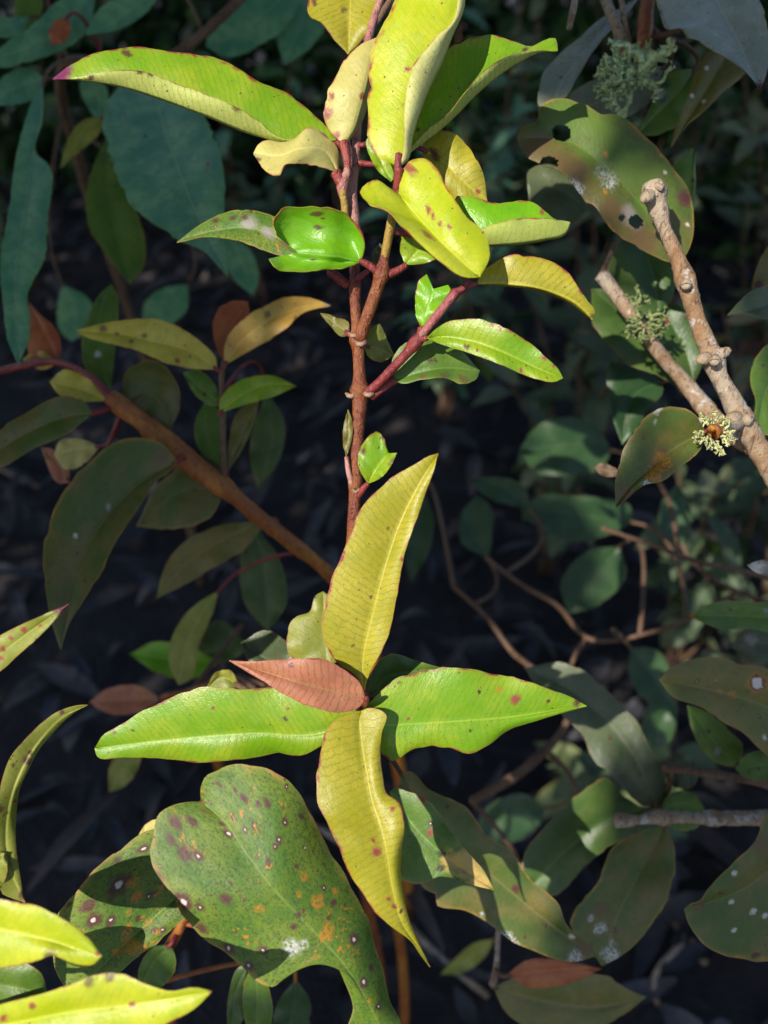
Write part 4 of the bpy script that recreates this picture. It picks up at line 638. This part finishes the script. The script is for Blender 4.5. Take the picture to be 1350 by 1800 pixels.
stem(Mq, [(854, 980, .46, 4.3), (917, 1028, .46, 4.3), (980, 1065, .46, 5.0), (1030, 1120, .47, 4.3), (1150, 1110, .46, 4.3), (1300, 1040, .445, 4.3)], B_DARK, 'side_twig', noise=.1)
stem(Mq, [(798, 1032, .47, 4.3), (853, 1082, .47, 4.3), (914, 1158, .47, 5.0), (980, 1190, .475, 4.3), (1030, 1120, .47, 4.3)], B_DARK, 'side_twig', noise=.1)
stem(Mq, [(828, 1408, .44, 7.4), (880, 1380, .44, 8.7), (936, 1340, .445, 8.1), (1000, 1250, .46, 6.2), (980, 1190, .475, 5.0)], B_DARK, 'side_twig', noise=.1)
mk = dict(petm=B_DARK, petr=.0012, n=28)
for (mm, ll, rr, lk, dd) in (
    ([(1112, 918), (1060, 910), (990, 900), (917, 893)], [(1065, 942), (1009, 954), (969, 938), (928, 914)], [(1109, 891), (1057, 875), (998, 871), (950, 870)], 'deep', (.54, .54)),
    ([(1075, 790), (1040, 780), (970, 785), (912, 792)], [(1060, 820), (1000, 835), (945, 832)], [(1050, 752), (995, 734), (945, 748)], 'deep', (.54, .54)),
    ([(930, 895), (890, 860), (826, 842)], [(905, 890), (850, 870)], [(925, 860), (870, 838)], 'deep', (.54, .54)),
    ([(745, 868), (735, 940), (722, 1022)], [(762, 910), (750, 980)], [(720, 910), (712, 970)], 'deep', (.54, .54)),
    ([(1090, 960), (1050, 1000), (1000, 1080)], [(1100, 1010), (1050, 1065)], [(1030, 970), (985, 1030)], 'deep', (.54, .54)),
    ([(1108, 1138), (1150, 1190), (1186, 1246)], [(1150, 1140), (1185, 1200)], [(1105, 1180), (1140, 1235)], 'deep', (.54, .54)),
    ([(1190, 1230), (1160, 1270), (1150, 1315)], [(1190, 1260), (1175, 1305)], [(1140, 1240), (1130, 1285)], 'deep', (.54, .54)),
    ([(960, 1420), (900, 1430), (830, 1475)], [(940, 1460), (870, 1485)], [(920, 1395), (850, 1425)], 'deep', (.54, .54)),
    ([(870, 1650), (820, 1690), (775, 1712)], [(850, 1685), (805, 1712)], [(840, 1655), (795, 1690)], 'olive', (.54, .54)),
    ([(1200, 960), (1180, 900), (1190, 850)], [(1160, 930), (1165, 880)], [(1215, 920), (1210, 880)], 'deep', (.54, .54)),
    ([(860, 985), (830, 930), (840, 870)], [(810, 950), (812, 900)], [(865, 940), (862, 890)], 'deep', (.54, .54))):
    leaf(Mq, mm, ll, rr, lk, dd, (.2, .2), **mk)
p0 = P3(330, 1240, .62)
Nq = thing('leafy_shoot', 'low blurred shoot with one pink leaf and bright green leaves above the litter', 'shoot', gbase(p0, (.0, .0)))
stem(Nq, [(420, 1190, .40, 5), (330, 1215, .42, 5), (285, 1228, .43, 5), (310, 1240, .5, 5), (330, 1240, .62, 6)], B_OR); root_tube(Nq, p0, .003, B_OR, (0, 0))
for (mm, ll, rr, lk, dd) in (
    ([(284, 1230), (220, 1232), (157, 1234)], [(250, 1250), (190, 1254)], [(250, 1207), (190, 1210)], 'pink', (.42, .42)),
    ([(385, 1165), (310, 1160), (228, 1150)], [(350, 1190), (280, 1185)], [(330, 1135), (265, 1130)], 'bright', (.44, .44)),
    ([(420, 1205), (390, 1190), (362, 1212)], [(400, 1215), (375, 1220)], [(405, 1178), (380, 1182)], 'olive', (.29, .29)),
    ([(250, 1320), (220, 1345), (192, 1392)], [(245, 1345), (215, 1385)], [(215, 1320), (192, 1350)], 'olive', (.44, .44)),
    ([(520, 1190), (470, 1160), (424, 1130)], [(480, 1185), (435, 1160)], [(505, 1130), (465, 1108)], 'grey', (.30, .30)),
    ([(420, 1110), (400, 1140), (350, 1150)], [(430, 1140), (390, 1165)], [(380, 1090), (355, 1120)], 'dark', (.46, .46))):
    leaf(Nq, mm, ll, rr, lk, dd, (.2, .2), **mk)
# ================================================================== shrubs standing farther back in the shade
def proto(look, ln, wd, bend, seed):
    rs = np.random.default_rng(seed); n, m = 14, 3; t = np.linspace(0, 1, n); vv = np.linspace(-1, 1, 2 * m + 1)
    W = wd * np.sin(np.pi * t ** .85) ** .8 * (1 - .25 * t); W[0] = W[-1] = .0004
    th = bend * t; x = np.cumsum(np.cos(th)) / n * ln; z = -np.cumsum(np.sin(th)) / n * ln
    sw = rs.normal() * .12 * ln
    G = np.zeros((n, 2 * m + 1, 3))
    for j, v in enumerate(vv):
        G[:, j, 0] = x; G[:, j, 1] = -v * W + sw * t ** 2; G[:, j, 2] = z + abs(v) ** 1.3 * W * .35 + .06 * wd * np.sin(t * 11 + v * 3)
    G -= G[0, m].copy()
    me, _ = leaf_mesh(G[:, ::-1], np.zeros((n, 2 * m + 1, 2)), t, vv, look, thick=.0004, simple=True)
    return me
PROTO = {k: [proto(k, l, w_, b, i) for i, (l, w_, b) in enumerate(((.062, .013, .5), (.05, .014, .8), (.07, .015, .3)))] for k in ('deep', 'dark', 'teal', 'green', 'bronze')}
def back_shrub(x, y, h, looks, nst, nl, label, seed, spread=.18, lean=(0, 0), sc=1.0, clear=None):
    rs = np.random.default_rng(seed)
    T = thing('background_shrub', label, 'shrub', (x, y, 0), 'shaded shrubs behind the lit shoots')
    for s in range(nst):
        az = rs.uniform(0, 6.283); rr = spread * rs.uniform(.3, 1); hh = h * rs.uniform(.7, 1.05); u = np.linspace(0, 1, 16)
        c = np.stack([np.cos(az) * rr * u ** 1.5 + lean[0] * u + .01 * np.sin(u * 9 + s), np.sin(az) * rr * u ** 1.5 + lean[1] * u, hh * u - .02 * (u < .01)], 1)
        tube3('stem', c + [x, y, 0], np.linspace(.0028, .0011, 16), B_DARK, T, 6, .05)
        for i in range(nl):
            f = .25 + .75 * (i // 2 + .5 + rs.uniform(-.3, .3)) / (nl / 2); f = min(f, .995); p = np.array([np.interp(f, u, c[:, q]) for q in range(3)])
            a = az + (i % 2) * math.pi + (i // 2) * 1.57 + rs.normal() * .35
            o = bpy.data.objects.new('leaf', PROTO[looks[rs.integers(len(looks))]][rs.integers(3)]); col.objects.link(o); o.parent = T
            o.location = p; o.rotation_euler = (rs.normal() * .35, rs.normal() * .4 + .05, a); k = rs.uniform(.75, 1.25) * sc; o.scale = (k, k, k)
        ALLPTS['shade'].append(c + [x, y, 0])
    return T
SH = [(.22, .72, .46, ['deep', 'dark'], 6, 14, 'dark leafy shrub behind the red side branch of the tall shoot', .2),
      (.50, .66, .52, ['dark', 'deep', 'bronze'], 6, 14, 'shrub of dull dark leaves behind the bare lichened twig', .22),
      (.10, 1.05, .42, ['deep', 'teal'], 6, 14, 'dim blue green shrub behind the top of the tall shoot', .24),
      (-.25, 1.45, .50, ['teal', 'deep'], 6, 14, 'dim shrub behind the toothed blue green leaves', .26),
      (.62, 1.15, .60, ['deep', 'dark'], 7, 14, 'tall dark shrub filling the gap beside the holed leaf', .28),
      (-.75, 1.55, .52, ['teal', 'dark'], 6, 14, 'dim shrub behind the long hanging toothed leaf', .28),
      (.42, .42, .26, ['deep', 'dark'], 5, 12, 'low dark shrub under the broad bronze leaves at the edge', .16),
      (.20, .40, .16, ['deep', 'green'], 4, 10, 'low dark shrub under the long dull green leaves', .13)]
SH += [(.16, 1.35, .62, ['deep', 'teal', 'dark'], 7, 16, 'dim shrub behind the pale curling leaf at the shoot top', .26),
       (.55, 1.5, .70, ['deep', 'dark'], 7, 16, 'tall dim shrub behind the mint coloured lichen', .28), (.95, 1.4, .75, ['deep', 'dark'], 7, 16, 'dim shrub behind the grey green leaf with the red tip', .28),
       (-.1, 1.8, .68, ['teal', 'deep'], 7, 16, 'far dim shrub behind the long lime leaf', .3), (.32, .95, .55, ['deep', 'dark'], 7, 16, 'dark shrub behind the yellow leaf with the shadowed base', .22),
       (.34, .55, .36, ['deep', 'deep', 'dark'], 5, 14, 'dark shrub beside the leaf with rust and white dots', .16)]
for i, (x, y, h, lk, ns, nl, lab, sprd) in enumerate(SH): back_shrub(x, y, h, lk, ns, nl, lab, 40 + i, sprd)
# thick hedge closing the view
for i, (x, y) in enumerate(((-1.5, 2.4), (-.5, 2.4), (.45, 2.1), (1.3, 1.95))):
    T = thing('hedge_bush', 'dense dark bush, %s of the row closing off the view' % ['first', 'second', 'third', 'last'][i], 'bush', (x, y, 0), 'dense bushes closing the view')
    rs = np.random.default_rng(70 + i); V = []; F = []
    for k in range(4200):
        p = rs.normal(size=3) * [.40, .20, .34] + [0, 0, .42]; p[2] = abs(p[2]); a = rs.normal(size=3); a /= np.linalg.norm(a); b = np.cross(a, rs.normal(size=3)); b /= np.linalg.norm(b)
        l = rs.uniform(.05, .10); q = len(V); V += [p, p + a * l * .5 + b * l * .22, p + a * l, p + a * l * .5 - b * l * .22]; F += [(q, q + 1, q + 2), (q, q + 2, q + 3)]
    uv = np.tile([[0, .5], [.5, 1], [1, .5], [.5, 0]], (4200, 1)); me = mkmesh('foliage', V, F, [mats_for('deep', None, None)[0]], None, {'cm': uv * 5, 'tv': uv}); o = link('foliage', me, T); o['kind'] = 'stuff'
    for k in range(6):
        c = np.linspace([0, 0, -.01], np.array([rs.normal() * .3, rs.normal() * .2, .8]), 8); tube3('stem', c + [x, y, 0], np.linspace(.009, .004, 8), B_DARK, T, 6)
# ================================================================== leaf litter and fallen sticks
def litter():
    rs = np.random.default_rng(9); V = []; F = []; uv = []; mi = []
    for k in range(2600):
        x, y = rs.uniform(-1.3, 1.1), rs.uniform(-.05, 2.3); l = rs.uniform(.03, .11); wd = rs.uniform(.005, .013); a = rs.uniform(0, 6.283)
        ax = np.array([math.cos(a), math.sin(a), rs.normal() * .22]); sd = np.array([-math.sin(a), math.cos(a), rs.normal() * .3]); cu = rs.uniform(-.02, .02) * 1.0; z0 = rs.uniform(.012, .04)
        q = len(V)
        for i in range(6):
            t = i / 5; ww = wd * math.sin(math.pi * (.06 + .88 * t)) 
            c = np.array([x, y, z0]) + ax * l * (t - .5) + np.array([0, 0, cu * (1 - (2 * t - 1) ** 2)])
            for v in (-1, 0, 1): V.append(c + sd * ww * v + np.array([0, 0, abs(v) * ww * .4])); uv.append((t * l * 100, v * ww * 100))
        for i in range(5):
            for j in range(2): b = q + i * 3 + j; F.append((b, b + 1, b + 4, b + 3)); mi.append(k % 4)
    V = np.array(V); V[:, 2] = np.maximum(V[:, 2], .004)
    def lm(nm, c):
        g = N(nm); tc = g.n('ShaderNodeTexCoord').outputs['Object']; n2 = g.noise(tc, 90, 4)
        return g.out(g.n('ShaderNodeBsdfPrincipled', {'Base Color': g.mix(g.ss(n2, .35, .65), c, tuple(x * .55 for x in c)), 'Roughness': .62}))
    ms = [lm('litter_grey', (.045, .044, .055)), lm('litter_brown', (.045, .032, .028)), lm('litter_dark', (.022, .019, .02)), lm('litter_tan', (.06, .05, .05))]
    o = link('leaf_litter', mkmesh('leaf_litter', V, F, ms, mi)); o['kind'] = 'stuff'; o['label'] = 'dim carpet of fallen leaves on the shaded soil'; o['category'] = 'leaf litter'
    for k in range(14):
        x, y, a, l = rs.uniform(-.9, .5), rs.uniform(.2, 1.7), rs.uniform(0, 3.14), rs.uniform(.08, .26); u = np.linspace(-.5, .5, 12)
        c = np.stack([x + np.cos(a) * l * u + .01 * np.sin(u * 7), y + np.sin(a) * l * u, .016 + 0 * u + .012 * np.cos(u * 5)], 1)
        s = tube3('fallen_stick', c, np.full(12, rs.uniform(.0015, .004)), B_GREY, None, 6, .1); s['label'] = 'thin dry stick lying on the shaded leaf litter'; s['category'] = 'stick'; s['group'] = 'sticks on the litter'
litter()
# ================================================================== unseen added tree, foliage shaped to shade all but the sunlit shoots
def added_shade_tree():
    e1 = np.cross(SUNV, [0, 0, 1.0]); e1 /= np.linalg.norm(e1); e2 = np.cross(e1, SUNV); rs = np.random.default_rng(5)
    lit = np.concatenate(ALLPTS['lit']); L = np.stack([(lit - CAM) @ e1, (lit - CAM) @ e2], 1)
    cs = .003; o0 = np.array([-3.0, -3.0]); n = int(6 / cs); occ = np.zeros((n, n), bool)
    ij = ((L - o0) / cs).astype(int); dl = 2
    for a in range(-dl, dl + 1):
        for b in range(-dl, dl + 1):
            if a * a + b * b <= dl * dl + 1: occ[ij[:, 0] + a, ij[:, 1] + b] = True
    V = []; F = []; uv = []
    gp = [hit_ground(x, y) for x in range(-150, 1600, 120) for y in range(-60, 1900, 120)]
    sh = np.concatenate(ALLPTS['shade'] + [np.array(gp)]); S = np.stack([(sh - CAM) @ e1, (sh - CAM) @ e2], 1)
    lo, hi = S.min(0) - .06, S.max(0) + .06; lo = np.maximum(lo, -2.8); hi = np.minimum(hi, 2.8)
    for layer, (step, size) in enumerate(((.019, .05), (.022, .055), (.022, .045), (.010, .022), (.007, .013), (.06, .12), (.06, .12), (.05, .09))):
        if layer < 5: a0, a1 = np.maximum(lo, [-.55, -.6]), np.minimum(hi, [.55, .6])
        else: a0, a1 = lo, hi
        for u in np.arange(a0[0], a1[0], step):
            for v in np.arange(a0[1], a1[1], step):
                if layer >= 5 and abs(u) < .5 and abs(v) < .55: continue
                uu, vv = u + rs.normal() * step * .4, v + rs.normal() * step * .4
                an = rs.uniform(0, 6.283); l = size * rs.uniform(.8, 1.2); ca, sa = math.cos(an), math.sin(an)
                tilt = rs.normal() * .3; P0 = CAM + e1 * uu + e2 * vv
                h = (rs.uniform(.5, 1.1) + (P0 - CAM) @ FWD) / (-(SUNV @ FWD)); P0 = P0 + SUNV * h
                pts = []
                for (f, g) in ((0, 0), (.3, .2), (.6, .17), (1, 0), (.6, -.17), (.3, -.2)): pts.append(((f - .5) * l * ca - g * l * sa, (f - .5) * l * sa + g * l * ca, (f - .5) * l * tilt))
                pp = np.array(pts); chk = np.concatenate([pp[:, :2], pp[:, :2] * .5, [[0, 0]]]) + [uu, vv]; q = ((chk - o0) / cs).astype(int)
                if (q < 0).any() or (q >= n).any() or occ[q[:, 0], q[:, 1]].any(): continue  # leave gaps so the added foliage keeps sun on the lit points
                W = P0 + np.outer(pp[:, 0], e1) + np.outer(pp[:, 1], e2) + np.outer(pp[:, 2], SUNV)
                if W[:, 2].min() < .3: continue
                k = len(V); V += list(W); uv += [(a, b + .5) for a, b in ((0, 0), (.3, .5), (.6, .5), (1, 0), (.6, -.5), (.3, -.5))]
                F += [(k, k + 1, k + 5), (k + 1, k + 2, k + 4, k + 5), (k + 2, k + 3, k + 4)]
    V = np.array(V); cen = V.mean(0)
    bx, by = cen[0] - .5, cen[1] - .7
    T = thing('added_shade_tree', 'unseen added tree with foliage shaped to block the sun around the lit shoots', 'tree', (bx, by, 0))
    uv = np.array(uv); o = link('sun_blocking_crown', mkmesh('sun_blocking_crown', V - [bx, by, 0], F, [mats_for('dark', None, None)[0]], None, {'cm': uv * 5, 'tv': uv}), T); o['kind'] = 'stuff'
    top = cen + [-.15, -.25, .25]; c = np.linspace([bx, by, -.02], top, 14); tube3('trunk', c, np.linspace(.05, .018, 14), B_TRUNK, T, 12, .05)
    for k in range(22):
        tgt = V[rs.integers(len(V))] - SUNV * 0; st = c[rs.integers(7, 13)]; L_ = np.linspace(st, tgt, 60)
        q = ((np.stack([(L_ - CAM) @ e1, (L_ - CAM) @ e2], 1) - o0) / cs).astype(int)
        if any(occ[np.clip(q[:, 0] + a, 0, n - 1), np.clip(q[:, 1] + b, 0, n - 1)].any() for a in (-7, -3, 0, 3, 7) for b in (-7, -3, 0, 3, 7)) or ((L_ - CAM) @ FWD > -.08).any(): continue
        tube3('limb', L_[::6], np.linspace(.009, .002, 10), B_TRUNK, T, 6)
    print('shade leaves', len(V) // 6, 'centre', cen)
added_shade_tree()
